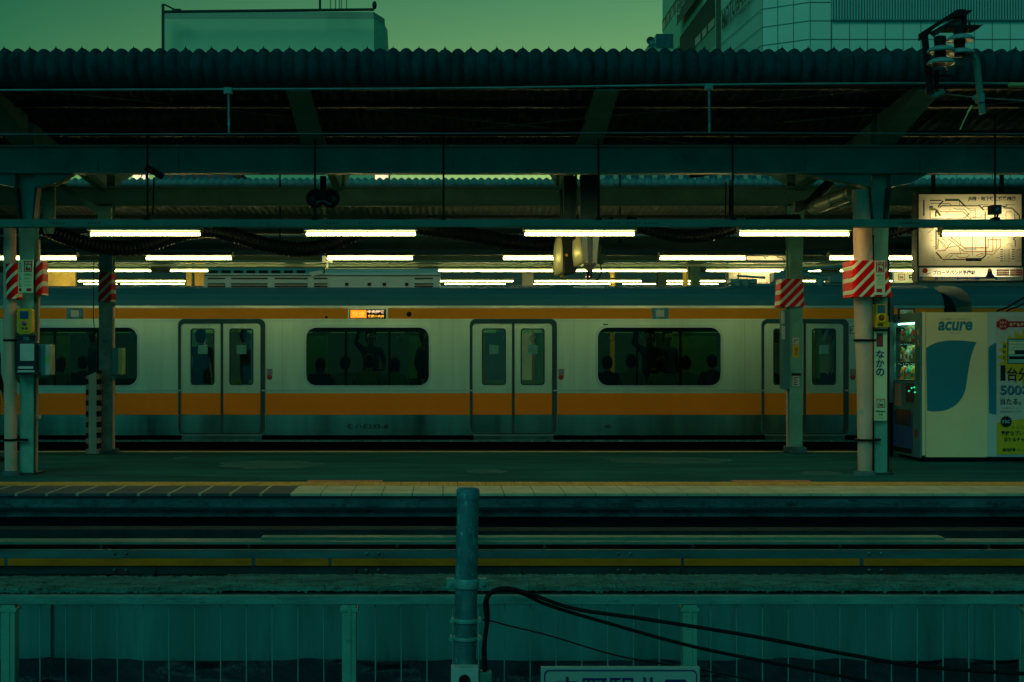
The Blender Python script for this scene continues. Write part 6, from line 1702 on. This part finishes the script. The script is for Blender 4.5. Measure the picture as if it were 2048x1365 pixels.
wsheet([(1325, 43.5), (1440, -135), (1440, -130), (1325, 46)], M['ink'], 'glass_frame', 0.05)
wsheet([(1360, 76), (1430, -20), (1431, 35), (1392, 78), (1392, 100), (1360, 105)], M['bldg_dark'], 'entrance_recess', 0.03)
wsheet([(1392, 78), (1431, 35), (1431, 50), (1392, 92)], M['bldg_glass'], 'lower_glass', 0.06)
g = MB()
for px, a, b_ in ((1333, 34, 53), (1341, 22, 42), (1350, 8, 28), (1404, 64, 80), (1416, 52, 67)):
    p = wpt(px, b_); q_ = wpt(px, a); g.box(xw-0.1, xw-0.07, p[0]-0.06, p[0]+0.06, p[1], q_[1])
g.build('glass_bar', M['ink'], t)
wsheet([(1366, 53), (1412, -10), (1412, -60), (1367, -30)], M['plum'], 'sign_board', 0.5)
g = MB()
def wring(pxc, pyc, rx, rz, wd, dx):
    c = wpt(pxc, pyc); o_ = []; i_ = []
    for k in range(24):
        a = 2*pi*k/24; o_.append((c[0]+rx*cos(a), c[1]+rz*sin(a))); i_.append((c[0]+(rx-wd)*cos(a), c[1]+(rz-wd)*sin(a)))
    g.sheet(o_, [i_], xw-dx, None, 'x')
wring(1371.5, 13, 1.0, 0.62, 0.14, 0.53); wring(1371.5, 13, 0.45, 0.36, 0.12, 0.53)
g.build('bank_emblem', M['white'], t)
c = wpt(1377, 18)
text('三菱UFJ', c[0], c[1], xw-0.53, 0.85, M['white'], t, width=5.5, face='x', bold=0.02, name='sign_lettering')
c = Vector(cB).lerp(Vector(cC), 0.12)
D_ = 19*FPX/(1448-CX)
text('MOTOBAR', D_, Z(60, D_), 18.85, 1.25, mat('dark letters', (0.01, 0.06, 0.07), 0.5), t, width=7.2, face='x', bold=0.03, name='wall_lettering')
g = MB()
# louvred low wing
for i in range(9):
    a = wpt(1392, 95+i*4); b_ = wpt(1432, 50+i*5)
    strip_ = [(xw-0.05, a[0], a[1]), (xw-0.05, b_[0], b_[1]), (xw-0.05, b_[0], b_[1]+0.05), (xw-0.05, a[0], a[1]+0.05)]
    g.add(strip_, [(0, 1, 2, 3)])
g.build('louvre', M['tile_line'], t)
D = 88
t = thing('rooftop_box', 'small box tower with sloping side in front of the dark lettered wing', 'building', (X(1325, D), D, -1.6))
g = MB(); g.prism([(X(1297, D), -1.6), (X(1347, D), -1.6), (X(1347, D), Z(68, D)), (X(1313, D), Z(68, D)), (X(1297, D), Z(90, D))], D, D+4, 'y'); g.build('wall', M['facade_s'], t)
g = MB(); g.prism([(X(1312, D), Z(95, D)), (X(1346, D), Z(95, D)), (X(1346, D), Z(69, D)), (X(1312, D), Z(69, D))], D-0.1, D-0.01, 'y'); g.build('panel', M['bldg_glass'], t)
g = MB(); c = P(1300, 84, D); g.lathe((c.x, D-0.3, c.z), [(0.001, 0.2), (0.25, 0.1), (0.28, 0)], 16, 'y'); g.build('dish', M['galv'], t)

# low buildings glimpsed in the slit between the canopies
D = 45
for nm, lab, x0, x1, y0, m in (('brick_building', 'dull red building glimpsed in the slit under the canopy beam at the left', 310, 465, 344, 'brick'), ('low_building', 'grey green building glimpsed in the slit under the beam at the right', 1200, 1600, 346, 'facade_s')):
    t = thing(nm, lab, 'building', (X((x0+x1)/2, D), D, -1.6))
    g = MB(); g.box(X(x0, D), X(x1, D), D, D+6, -1.6, Z(y0-6, D)); g.build('wall', M[m], t)
    g = MB(); g.box(X(x0, D)-0.1, X(x1, D)+0.1, D-0.1, D+6, Z(y0-6, D), Z(y0-9, D)); g.build('roof', M['steel_d'], t)
    for k in range(6 if x0 < 600 else 14):
        g = MB(); a = X(x0+10+k*26, D); g.box(a, a+0.28, D-0.03, D-0.001, Z(y0+18, D), Z(y0+5, D))
        g.build('window', M['bldg_glass'], t)
emw = emat('lit sign white', (1.0, 0.75, 0.45), 1.3)
D = 42
for (a, b_, lab, tx) in ((265, 295, 'lit cream sign with dark marks in the slit under the beam at the left', '21'), (750, 776, 'plain bright lit sign in the slit under the middle of the beam', None)):
    t = thing('lit_sign', lab, 'sign', P((a+b_)/2, 375, D))
    g = MB(); g.pbox(a, 346, b_, 366, D, 0.2); g.build('face', emw, t)
    g = MB(); g.pbox((a+b_)/2-2, 366, (a+b_)/2+2, 420, D, 0.2); g.build('post', M['steel_d'], t)
    if tx: ptext(tx, a+12, 349, b_-2, 358, D-0.02, M['ink'], t)
for px in (1120, 1235): pass
